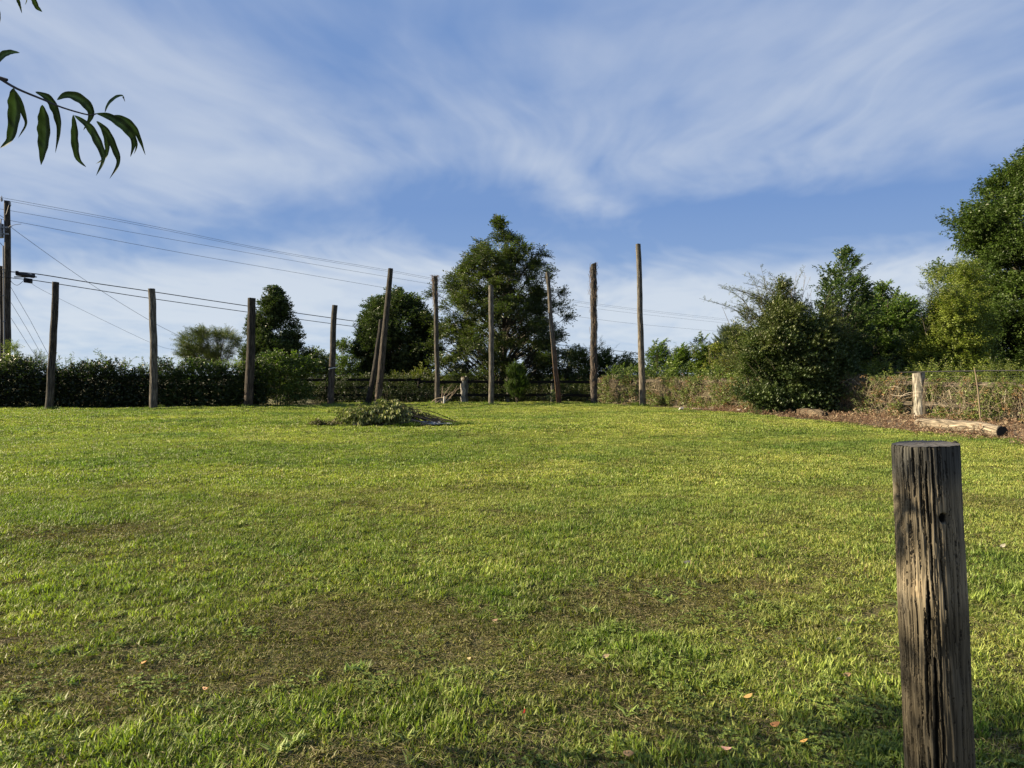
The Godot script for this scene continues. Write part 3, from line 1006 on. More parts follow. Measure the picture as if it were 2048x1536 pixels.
	cable("thick upper black cable sagging behind the poles at half height", [Vector3(-26.413, 6.812, -35.321), Vector3(-25.620, 6.761, -36.162), Vector3(-24.758, 6.764, -37.077), Vector3(-23.064, 6.555, -38.872), Vector3(-21.011, 6.348, -41.048), Vector3(-16.895, 5.907, -45.411), Vector3(-12.642, 5.503, -49.920), Vector3(-10.921, 5.358, -51.745), Vector3(-5.057, 5.007, -57.964), Vector3(6.091, 4.299, -69.787), Vector3(11.926, 4.013, -75.977), Vector3(25.067, 3.399, -89.917)], 0.024)
	cable("lower black cable with a splice box, behind the poles", [Vector3(-26.265, 6.511, -35.119), Vector3(-25.478, 6.428, -35.957), Vector3(-24.788, 6.401, -36.693), Vector3(-24.163, 6.332, -37.360), Vector3(-22.606, 6.136, -39.019), Vector3(-20.904, 5.922, -40.834), Vector3(-16.839, 5.503, -45.169), Vector3(-10.876, 4.944, -51.528), Vector3(-2.713, 4.382, -60.236), Vector3(10.274, 3.690, -74.092), Vector3(23.289, 3.110, -87.979)], 0.020)
	cable("steep service drop sloping from the pole to the airy tree", [Vector3(-25.504, 9.156, -36.100), Vector3(-25.639, 8.847, -37.096), Vector3(-25.558, 7.041, -43.074), Vector3(-25.121, 5.330, -49.052), Vector3(-24.499, 4.429, -52.041), Vector3(-24.169, 3.746, -55.033)], 0.012)
	cable("thin grey service drop under the two black cables", [Vector3(-24.439, 6.215, -36.063), Vector3(-24.620, 5.781, -38.057), Vector3(-24.096, 3.717, -47.032), Vector3(-23.732, 3.225, -50.026), Vector3(-23.290, 2.769, -53.020)], 0.008)
	var guy := "thin guy wires from the utility pole down into the hedge"
	var guys := ["uppermost slanting guy wire, farthest right at its foot", "middle one of the slanting guy wires", "lowest and leftmost of the slanting guy wires"]
	var gi := 0
	for g in [[Vector3(-25.403, 5.936, -36.059), Vector3(-24.439, 4.289, -36.038), Vector3(-23.476, 2.463, -36.015)], [Vector3(-25.615, 5.206, -36.350), Vector3(-24.771, 3.801, -36.332), Vector3(-23.876, 2.216, -36.312)], [Vector3(-25.826, 4.438, -36.640), Vector3(-24.976, 3.098, -36.623), Vector3(-24.125, 1.835, -36.607)]]:
		var w := MB.new()
		w.tube(g, 0.009, 0.009, 5, Color(1, 1, 1), Color(1, 1, 1))
		tag(part("guy_wire", w.mesh(), M.wire, self), guys[gi], "guy wire", guy)
		gi += 1
	var a: Vector3 = Vector3(-25.377, 6.690, -36.469)
	var b: Vector3 = Vector3(-25.340, 6.729, -37.669)
	m = MB.new()
	m.tube([a, a.lerp(b, 0.03), a.lerp(b, 0.97), b], 0.1, 0.1, 12, Color(1, 1, 1), Color(1, 1, 1), true)
	m.box(Transform3D(Basis.IDENTITY, a.lerp(b, 0.5) + Vector3(0, -0.1, 0)), Vector3(a.distance_to(b) * 0.96, 0.05, 0.06), Color(1, 1, 1))
	for q in [a, b]:
		m.box(Transform3D(Basis.IDENTITY, q + Vector3(0, 0.06, 0)), Vector3(0.1, 0.16, 0.1), Color(1, 1, 1))
	tag(part("splice_case", m.mesh(), M.black, self), "long black splice case hanging on the upper cable", "splice case")
	a = Vector3(-24.950, 6.357, -36.364)
	b = Vector3(-24.946, 6.372, -36.965)
	m = MB.new()
	m.box(Transform3D(Basis.IDENTITY, a.lerp(b, 0.5)), Vector3(a.distance_to(b) * 0.6, 0.2, 0.16), Color(1, 1, 1))
	for q in [0.2, 0.5, 0.8]:
		m.box(Transform3D(Basis.IDENTITY, a.lerp(b, q)), Vector3(0.06, 0.24, 0.2), Color(1, 1, 1))
	tag(part("terminal_box", m.mesh(), M.black, self), "small ribbed black terminal box under the splice case", "terminal box")
	m = MB.new()
	m.tube(curve([Vector3(-25.504, 6.418, -36.065), Vector3(-25.301, 6.139, -36.062), Vector3(-25.048, 6.063, -36.061), Vector3(-24.950, 6.357, -36.364)], 5), 0.012, 0.012, 5, Color(1, 1, 1), Color(1, 1, 1))
	tag(part("cable_loop", m.mesh(), M.wire, self), "slack cable loop hanging between utility pole and terminal box", "cable")
# ---------------------------------------------------------------- left: fence swallowed by vines, trees beyond
func fence(called: String, label: String, posts: Array, heights: Array, h: float, r: float, post_col: Color, rail_col: Color, side: float) -> Node3D:
	var mid: Vector3 = on_ground(posts[0].lerp(posts[-1], 0.5))
	var root := thing(called, label, "fence", mid)
	for i in posts.size():
		var p: Vector3 = on_ground(posts[i]) - mid
		part("post", pole_mesh(p + Vector3(0, -0.2, 0), p + Vector3(rng.randf_range(-0.03, 0.03), h * rng.randf_range(0.97, 1.03), 0), r, r * 0.94, post_col, post_col * 1.1, 60 + i), M.wood, root)
	for i in posts.size() - 1:
		var a: Vector3 = on_ground(posts[i]) - mid
		var b: Vector3 = on_ground(posts[i + 1]) - mid
		var s := Vector3(-(b - a).z, 0, (b - a).x).normalized() * side
		for y in heights:
			var m := MB.new()
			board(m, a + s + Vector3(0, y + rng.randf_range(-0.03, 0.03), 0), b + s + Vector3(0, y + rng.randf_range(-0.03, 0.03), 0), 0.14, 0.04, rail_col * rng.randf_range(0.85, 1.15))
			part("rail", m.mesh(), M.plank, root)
	return root

func make_left() -> void:
	rng.seed = 5
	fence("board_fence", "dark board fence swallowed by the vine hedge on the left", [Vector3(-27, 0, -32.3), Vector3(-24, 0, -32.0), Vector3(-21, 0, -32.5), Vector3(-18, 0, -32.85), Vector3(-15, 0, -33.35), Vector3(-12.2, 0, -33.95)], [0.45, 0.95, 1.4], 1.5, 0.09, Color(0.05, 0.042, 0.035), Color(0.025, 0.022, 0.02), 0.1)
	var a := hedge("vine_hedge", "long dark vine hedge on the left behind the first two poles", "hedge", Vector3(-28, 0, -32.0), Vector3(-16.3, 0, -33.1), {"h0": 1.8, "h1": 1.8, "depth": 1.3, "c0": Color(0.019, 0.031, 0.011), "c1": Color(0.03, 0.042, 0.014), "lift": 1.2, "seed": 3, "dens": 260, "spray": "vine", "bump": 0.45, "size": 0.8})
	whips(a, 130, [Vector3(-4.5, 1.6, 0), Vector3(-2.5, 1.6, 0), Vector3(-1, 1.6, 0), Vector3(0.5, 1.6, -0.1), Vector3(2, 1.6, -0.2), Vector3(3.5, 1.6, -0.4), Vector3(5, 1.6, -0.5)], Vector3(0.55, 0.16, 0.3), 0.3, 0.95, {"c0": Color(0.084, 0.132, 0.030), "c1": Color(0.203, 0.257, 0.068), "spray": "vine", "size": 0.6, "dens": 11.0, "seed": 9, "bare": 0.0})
	whips(a, 14, [Vector3(-4, 1.7, 0), Vector3(-1, 1.7, 0), Vector3(1.5, 1.7, -0.1), Vector3(4, 1.7, -0.4)], Vector3(0.7, 0.1, 0.3), 0.6, 1.1, {"c0": Color(0.084, 0.132, 0.030), "c1": Color(0.203, 0.257, 0.068), "dens": 0.0, "seed": 10, "r": 0.008})
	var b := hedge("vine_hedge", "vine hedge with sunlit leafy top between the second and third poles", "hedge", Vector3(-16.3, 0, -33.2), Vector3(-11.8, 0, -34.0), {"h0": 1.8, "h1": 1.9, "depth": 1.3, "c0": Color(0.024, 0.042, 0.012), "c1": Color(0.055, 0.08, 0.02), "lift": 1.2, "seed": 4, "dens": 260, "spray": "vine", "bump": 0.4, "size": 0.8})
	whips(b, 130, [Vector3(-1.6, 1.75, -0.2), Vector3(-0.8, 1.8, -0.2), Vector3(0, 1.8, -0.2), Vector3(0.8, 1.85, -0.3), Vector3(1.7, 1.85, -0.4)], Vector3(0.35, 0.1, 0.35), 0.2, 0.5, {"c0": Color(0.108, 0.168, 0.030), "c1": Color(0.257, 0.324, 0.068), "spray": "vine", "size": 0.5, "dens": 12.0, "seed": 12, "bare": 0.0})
	tree("leafy_bush", "rounded leafy bush at the hedge's right end, beside the stout pole", "bush", Vector3(-11.29, 0, -35.02), 2.54, [Vector2(0.106, 1.356), Vector2(0.397, 1.430), Vector2(0.640, 1.479), Vector2(0.835, 1.282), Vector2(0.961, 0.616)], {"stems": 4, "clumps": 46, "clump_r": 0.42, "per": 34, "spray": "vine", "size": 0.8, "c0": Color(0.036, 0.066, 0.014), "c1": Color(0.162, 0.216, 0.041), "seed": 22, "trunk": 0.03})
	tree("sunlit_shrub", "yellow-green shrub in the sun at the foot of the utility pole", "shrub", Vector3(-23.50, 0, -33.52), 2.87, [Vector2(0.112, 0.708), Vector2(0.400, 0.849), Vector2(0.646, 0.755), Vector2(0.852, 0.425), Vector2(0.984, 0.165)], {"stems": 3, "clumps": 26, "clump_r": 0.3, "per": 18, "spray": "locust", "size": 0.7, "c0": Color(0.108, 0.156, 0.024), "c1": Color(0.297, 0.338, 0.061), "seed": 23, "trunk": 0.02})
	tree("sunlit_shrub", "thin leggy shrub over the hedge left of the first pole", "shrub", Vector3(-22.32, 0, -33.51), 2.40, [Vector2(0.134, 0.613), Vector2(0.478, 0.708), Vector2(0.724, 0.613), Vector2(0.941, 0.283)], {"stems": 3, "clumps": 16, "clump_r": 0.25, "per": 9, "spray": "locust", "size": 0.6, "c0": Color(0.072, 0.108, 0.024), "c1": Color(0.203, 0.243, 0.054), "seed": 24, "trunk": 0.02})
	tree("airy_tree", "small airy tree with feathery crown beyond the hedge", "tree", Vector3(-22.19, 0, -52.05), 4.80, [Vector2(0.504, 1.245), Vector2(0.603, 1.977), Vector2(0.710, 2.270), Vector2(0.817, 2.270), Vector2(0.924, 1.758), Vector2(0.992, 0.659)], {"stems": 3, "stem_spread": 0.5, "clumps": 64, "clump_r": 0.36, "per": 36, "flat": 0.45, "spray": "small", "size": 1.25, "c0": Color(0.060, 0.084, 0.024), "c1": Color(0.149, 0.176, 0.047), "seed": 31, "trunk": 0.07, "rise": 0.9})
	tree("pear_tree", "dark upright pear tree behind the stout brown pole", "tree", Vector3(-15.52, 0, -46.07), 6.88, [Vector2(0.100, 1.490), Vector2(0.242, 1.944), Vector2(0.383, 1.944), Vector2(0.548, 1.490), Vector2(0.713, 1.069), Vector2(0.854, 0.713), Vector2(0.953, 0.292)], {"clumps": 105, "clump_r": 0.46, "per": 48, "spray": "pear", "size": 1.3, "c0": Color(0.022, 0.041, 0.012), "c1": Color(0.09, 0.125, 0.05), "seed": 32, "trunk": 0.14, "rise": 1.0, "up": 0.5})
	tree("pear_tree", "broad dark pear tree behind the tall leaning pole", "tree", Vector3(-7.55, 0, -47.07), 6.86, [Vector2(0.050, 1.986), Vector2(0.219, 2.449), Vector2(0.387, 2.648), Vector2(0.556, 2.648), Vector2(0.701, 2.317), Vector2(0.836, 1.655), Vector2(0.952, 0.728)], {"clumps": 150, "clump_r": 0.5, "per": 50, "spray": "pear", "size": 1.35, "c0": Color(0.022, 0.041, 0.014), "c1": Color(0.10, 0.135, 0.055), "seed": 33, "trunk": 0.16, "rise": 1.0, "up": 0.4})
	tree("pear_tree", "lighter shoulder tree on the left flank of the broad pear tree", "tree", Vector3(-9.52, 0, -49.07), 6.47, [Vector2(0.045, 0.897), Vector2(0.285, 1.242), Vector2(0.499, 1.242), Vector2(0.712, 1.035), Vector2(0.899, 0.552), Vector2(0.989, 0.173)], {"clumps": 46, "clump_r": 0.44, "per": 34, "spray": "pear", "size": 1.3, "c0": Color(0.036, 0.066, 0.018), "c1": Color(0.115, 0.162, 0.054), "seed": 34, "trunk": 0.12, "rise": 1.0})
	tree("distant_tree", "small round distant tree left of the pole with the string", "tree", Vector3(-18.41, 0, -66.03), 3.82, [Vector2(0.149, 1.115), Vector2(0.514, 1.301), Vector2(0.781, 0.930), Vector2(0.964, 0.372)], {"clumps": 30, "clump_r": 0.5, "per": 16, "spray": "pear", "size": 1.7, "c0": Color(0.036, 0.060, 0.022), "c1": Color(0.095, 0.128, 0.041), "seed": 35, "trunk": 0.1})
	tree("distant_tree", "low distant tree showing just behind the pole with the string", "tree", Vector3(-17.77, 0, -68.03), 3.32, [Vector2(0.163, 0.862), Vector2(0.524, 0.958), Vector2(0.812, 0.718), Vector2(0.971, 0.287)], {"clumps": 22, "clump_r": 0.5, "per": 16, "spray": "pear", "size": 1.7, "c0": Color(0.036, 0.060, 0.024), "c1": Color(0.101, 0.135, 0.046), "seed": 36, "trunk": 0.1})
	tree("young_tree", "light green young tree right of the pole with the string", "tree", Vector3(-10.41, 0, -44.03), 3.54, [Vector2(0.205, 0.620), Vector2(0.467, 0.651), Vector2(0.685, 0.558), Vector2(0.860, 0.341), Vector2(0.974, 0.124)], {"clumps": 30, "clump_r": 0.32, "per": 12, "spray": "pear", "size": 1.1, "c0": Color(0.060, 0.102, 0.022), "c1": Color(0.162, 0.230, 0.054), "seed": 37, "trunk": 0.06})
	tree("low_shrub", "low dark shrub between the light green young tree and pear tree", "shrub", Vector3(-10.63, 0, -50.01), 2.06, [Vector2(0.130, 0.775), Vector2(0.556, 0.845), Vector2(0.812, 0.563), Vector2(0.966, 0.211)], {"stems": 3, "clumps": 18, "clump_r": 0.4, "per": 18, "spray": "pear", "size": 1.2, "c0": Color(0.036, 0.060, 0.019), "c1": Color(0.108, 0.142, 0.046), "seed": 38, "trunk": 0.04})

# ---------------------------------------------------------------- back of the lawn
func make_back() -> void:
	rng.seed = 6
	var posts := []
	for x in [575, 650, 742, 838, 1015, 1105, 1195]:
		posts.append(on_ground(Vector3(0.000, 0.002, -37.984) + Vector3((x - 1024) / 1420.0 * 38.0, 0, 0)))
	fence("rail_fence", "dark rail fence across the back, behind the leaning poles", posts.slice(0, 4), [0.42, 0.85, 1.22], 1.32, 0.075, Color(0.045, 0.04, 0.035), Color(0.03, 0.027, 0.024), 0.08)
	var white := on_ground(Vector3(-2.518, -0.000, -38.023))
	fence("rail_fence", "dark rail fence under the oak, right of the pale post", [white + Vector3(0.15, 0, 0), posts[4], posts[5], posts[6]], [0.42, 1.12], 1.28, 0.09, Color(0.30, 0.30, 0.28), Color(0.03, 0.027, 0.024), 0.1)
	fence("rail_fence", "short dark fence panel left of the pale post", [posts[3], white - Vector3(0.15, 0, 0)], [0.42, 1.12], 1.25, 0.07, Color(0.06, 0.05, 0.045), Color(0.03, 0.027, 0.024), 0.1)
	var root := thing("fence_post", "stout whitish weathered fence post below the oak's left side", "post", white)
	part("shaft", pole_mesh(Vector3(0, -0.3, 0), Vector3(-0.05, 1.34, 0), 0.155, 0.14, Color(0.9, 0.88, 0.83), Color(0.9, 0.87, 0.8), 71), M.wood, root)
	part("cap", pole_mesh(Vector3(-0.05, 1.2, 0), Vector3(-0.055, 1.39, 0), 0.175, 0.165, Color(0.42, 0.37, 0.28), Color(0.4, 0.34, 0.25), 72), M.wood, root)
	# weeds and brush along the fence
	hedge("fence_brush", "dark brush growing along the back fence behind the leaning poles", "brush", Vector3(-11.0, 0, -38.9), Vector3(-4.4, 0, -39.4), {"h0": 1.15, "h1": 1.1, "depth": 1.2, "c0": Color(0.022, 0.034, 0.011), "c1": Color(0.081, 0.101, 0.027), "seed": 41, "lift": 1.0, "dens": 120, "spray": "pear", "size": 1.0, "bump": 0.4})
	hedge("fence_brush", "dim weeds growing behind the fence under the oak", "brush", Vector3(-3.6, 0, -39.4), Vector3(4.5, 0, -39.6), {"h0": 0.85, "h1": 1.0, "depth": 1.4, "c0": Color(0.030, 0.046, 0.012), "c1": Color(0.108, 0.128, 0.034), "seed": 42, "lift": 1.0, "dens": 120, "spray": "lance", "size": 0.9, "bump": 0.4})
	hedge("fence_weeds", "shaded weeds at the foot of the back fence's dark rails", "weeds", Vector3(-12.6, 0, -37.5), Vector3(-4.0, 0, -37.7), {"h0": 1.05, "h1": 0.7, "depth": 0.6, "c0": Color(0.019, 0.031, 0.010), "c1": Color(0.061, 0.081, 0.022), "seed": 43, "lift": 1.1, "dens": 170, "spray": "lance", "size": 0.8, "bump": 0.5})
	tree("yellow_shrub", "yellowish shrub behind the fence left of the vine-tufted pole", "shrub", Vector3(-5.30, 0, -40.51), 1.93, [Vector2(0.038, 1.141), Vector2(0.408, 1.198), Vector2(0.704, 0.970), Vector2(0.926, 0.342)], {"stems": 4, "clumps": 30, "clump_r": 0.34, "per": 20, "spray": "vine", "size": 0.75, "c0": Color(0.072, 0.096, 0.019), "c1": Color(0.257, 0.257, 0.054), "seed": 44, "trunk": 0.03})
	tree("yellow_shrub", "dull olive shrub behind the fence right of the leaning poles", "shrub", Vector3(-6.72, 0, -40.80), 1.56, [Vector2(0.041, 0.862), Vector2(0.502, 0.919), Vector2(0.816, 0.690), Vector2(0.963, 0.230)], {"stems": 4, "clumps": 22, "clump_r": 0.34, "per": 16, "spray": "vine", "size": 0.75, "c0": Color(0.060, 0.072, 0.022), "c1": Color(0.176, 0.176, 0.054), "seed": 45, "trunk": 0.03})
	# a low building beyond
	var at := on_ground(Vector3(-15.232, -0.472, -69.981))
	at.y = 0.0
	var hut := thing("low_building", "low building with pale metal roof glimpsed over the back fence", "building", at)
	var m := MB.new()
	m.box(Transform3D(Basis.IDENTITY, Vector3(0, 0.35, 0)), Vector3(8.6, 0.9, 4.0), Color(0.6, 0.6, 0.58))
	part("wall", m.mesh(), M.pale, hut)
	m = MB.new()
	for s in [-1, 1]:
		m.box(Transform3D(Basis(Vector3.RIGHT, s * 0.3), Vector3(0, 1.1, s * 1.15)), Vector3(9.2, 0.06, 2.5), Color(0.75, 0.77, 0.8))
	part("roof", m.mesh(), M.pale, hut)
	# the oak
	tree("oak_tree", "big spreading oak tree in the middle behind the pale poles", "tree", Vector3(-0.68, 0, -44.12), 11.07, [Vector2(0.000, 3.966), Vector2(0.079, 4.276), Vector2(0.219, 4.524), Vector2(0.317, 4.648), Vector2(0.415, 4.276), Vector2(0.527, 3.966), Vector2(0.625, 3.594), Vector2(0.723, 2.913), Vector2(0.807, 2.045), Vector2(0.891, 1.177), Vector2(0.961, 0.434)], {"clumps": 330, "clump_r": 0.42, "per": 31, "flat": 0.5, "spray": "oak", "size": 0.9, "c0": Color(0.036, 0.056, 0.020), "c1": Color(0.12, 0.145, 0.05), "seed": 51, "trunk": 0.24, "rise": 0.35, "inner": 0.35, "lobes": 0.7, "arch": 0.3, "up": 0.1})
	tree("cedar_sapling", "small green cedar sapling at the lawn's far edge under the oak", "sapling", Vector3(0.26, 0, -36.61), 2.07, [Vector2(0.165, 0.258), Vector2(0.352, 0.619), Vector2(0.539, 0.644), Vector2(0.751, 0.464), Vector2(0.913, 0.232)], {"clumps": 60, "clump_r": 0.22, "per": 13, "spray": "needle", "size": 0.8, "c0": Color(0.042, 0.078, 0.017), "c1": Color(0.115, 0.169, 0.038), "seed": 52, "trunk": 0.035, "up": 0.9, "rise": 0.8})
	var p: Vector3 = on_ground(Vector3(2.491, -0.000, -38.023))
	tree("small_weed", "small pale-leaved weed at the foot of the rusty-footed pole", "weed", Vector3(2.14, 0, -36.99), 0.61, [Vector2(0.067, 0.313), Vector2(0.491, 0.365), Vector2(0.830, 0.182)], {"stems": 3, "clumps": 8, "clump_r": 0.15, "per": 7, "spray": "dry", "size": 0.8, "c0": Color(0.120, 0.156, 0.060), "c1": Color(0.270, 0.311, 0.135), "seed": 53, "trunk": 0.012})
	# the fallen limb that leans on the fence
	rng.seed = 60
	m = MB.new()
	var base: Vector3 = Vector3(-3.865, 0.000, -36.088)
	for k in 8:
		var a := base + Vector3(rng.randf_range(-0.1, 0.35), 0.03, rng.randf_range(-0.2, 0.3))
		var e: Vector3 = Vector3(-2.934, 0.924, -37.196) + Vector3(gauss() * 0.3, gauss() * 0.18, gauss() * 0.15)
		m.tube(curve([a, a.lerp(e, 0.5) + Vector3(gauss() * 0.1, gauss() * 0.1 - 0.05, 0), e], 4), rng.randf_range(0.014, 0.03), 0.008, 5, Color(0.42, 0.34, 0.24), Color(0.2, 0.15, 0.1))
	m.tube(curve([base + Vector3(0.5, 0.35, 0), base + Vector3(0.0, 0.3, 0), base + Vector3(-0.22, 0.08, 0), base + Vector3(0.0, 0.02, 0.1), base + Vector3(0.35, 0.05, 0.1)], 4), 0.02, 0.012, 5, Color(0.4, 0.32, 0.22), Color(0.3, 0.22, 0.15))
	m.tube([base + Vector3(0.4, -0.05, 0.1), base + Vector3(0.44, 0.42, 0.1)], 0.05, 0.045, 7, Color(0.5, 0.48, 0.44), Color(0.5, 0.48, 0.44), true)
	var limb := thing("dead_branch", "tangle of pale dead branches leaning at the vine-tufted pole's foot", "branch", base)
	var mi := part("branch", m.mesh(), M.twig, limb)
	mi.position = -base
	# brush beyond, between the oak and the right fence
	var brush := [
		["bush", "dark bush against the oak's right flank", Vector3(3.73, 0, -42.02), 2.98, [Vector2(0.007, 1.065), Vector2(0.404, 1.361), Vector2(0.722, 1.065), Vector2(0.921, 0.355)], "pear", 1.2, Color(0.042, 0.068, 0.021), Color(0.112, 0.143, 0.045)],
		["bush", "dark round bush just right of the vine-wrapped pole", Vector3(5.69, 0, -43.02), 2.83, [Vector2(0.000, 1.030), Vector2(0.369, 1.151), Vector2(0.690, 0.969), Vector2(0.936, 0.363)], "pear", 1.2, Color(0.039, 0.068, 0.018), Color(0.090, 0.128, 0.036)],
		["bush", "olive bush left of the tallest pole", Vector3(6.86, 0, -42.02), 2.62, [Vector2(0.008, 1.124), Vector2(0.403, 1.183), Vector2(0.707, 0.887), Vector2(0.932, 0.296)], "pear", 1.1, Color(0.060, 0.083, 0.027), Color(0.150, 0.165, 0.053)],
		["bush", "tall fresh green bush just right of the tallest pole", Vector3(7.97, 0, -38.53), 3.34, [Vector2(0.043, 0.922), Vector2(0.327, 1.085), Vector2(0.570, 0.922), Vector2(0.773, 0.596), Vector2(0.935, 0.190)], "broad", 0.8, Color(0.060, 0.112, 0.027), Color(0.180, 0.240, 0.060)],
		["bush", "spiky-topped green bush second right of the tallest pole", Vector3(8.91, 0, -37.03), 3.32, [Vector2(0.059, 0.782), Vector2(0.334, 0.886), Vector2(0.569, 0.625), Vector2(0.765, 0.365), Vector2(0.937, 0.130)], "broad", 0.8, Color(0.068, 0.120, 0.027), Color(0.180, 0.247, 0.060)],
		["bush", "green bush with pointed crown above the dry fence vines", Vector3(9.68, 0, -36.03), 3.48, [Vector2(0.067, 0.862), Vector2(0.322, 0.913), Vector2(0.541, 0.710), Vector2(0.759, 0.406), Vector2(0.942, 0.127)], "broad", 0.8, Color(0.068, 0.112, 0.027), Color(0.195, 0.247, 0.060)],
		["bush", "yellow-green bush above the dry vines, left of the big shrub", Vector3(10.20, 0, -35.02), 2.98, [Vector2(0.090, 0.887), Vector2(0.355, 1.035), Vector2(0.586, 0.887), Vector2(0.793, 0.592), Vector2(0.942, 0.197)], "vine", 0.7, Color(0.105, 0.143, 0.027), Color(0.330, 0.330, 0.068)],
		["bush", "reddish olive bush beside the big dark shrub's left side", Vector3(10.55, 0, -33.01), 2.38, [Vector2(0.142, 0.790), Vector2(0.454, 0.883), Vector2(0.707, 0.744), Vector2(0.902, 0.279)], "pear", 0.9, Color(0.090, 0.105, 0.030), Color(0.240, 0.180, 0.060)],
	]
	for i in brush.size():
		var q: Array = brush[i]
		var b := tree(q[0], q[1], "bush", q[2], q[3], q[4], {"stems": 4, "clumps": 38, "clump_r": 0.36, "per": 20, "spray": q[5], "size": q[6], "c0": q[7], "c1": q[8], "seed": 80 + i, "trunk": 0.035, "up": 0.4})
		if i >= 3:
			whips(b, 16, [Vector3(0, q[3] * 0.72, 0)], Vector3(0.35, 0.15, 0.25), 0.35, 0.8, {"c0": q[7] * 1.2, "c1": q[8] * 1.1, "spray": q[5], "size": 0.45, "dens": 12.0, "seed": 90 + i, "bare": 0.0, "wild": 0.25, "bend": 0.05})
	var bare := tree("bare_tree", "half-bare twiggy young tree behind the vine-wrapped pole", "tree", Vector3(5.32, 0, -45.03), 3.84, [Vector2(0.473, 0.380), Vector2(0.679, 0.887), Vector2(0.843, 1.077), Vector2(0.967, 0.444)], {"stems": 3, "clumps": 26, "clump_r": 0.25, "per": 4, "spray": "small", "size": 0.9, "c0": Color(0.144, 0.132, 0.072), "c1": Color(0.297, 0.270, 0.149), "bark": Color(0.22, 0.19, 0.15), "seed": 98, "trunk": 0.05, "rise": 1.0})
	tree("pine_tree", "bluish green pine top beyond the brush left of the big shrub", "tree", Vector3(17.97, 0, -58.05), 5.38, [Vector2(0.000, 1.225), Vector2(0.355, 1.389), Vector2(0.620, 1.389), Vector2(0.810, 1.062), Vector2(0.947, 0.572)], {"clumps": 70, "clump_r": 0.55, "per": 14, "spray": "needle", "size": 2.0, "c0": Color(0.048, 0.072, 0.042), "c1": Color(0.121, 0.162, 0.095), "seed": 99, "trunk": 0.1, "up": 0.6})

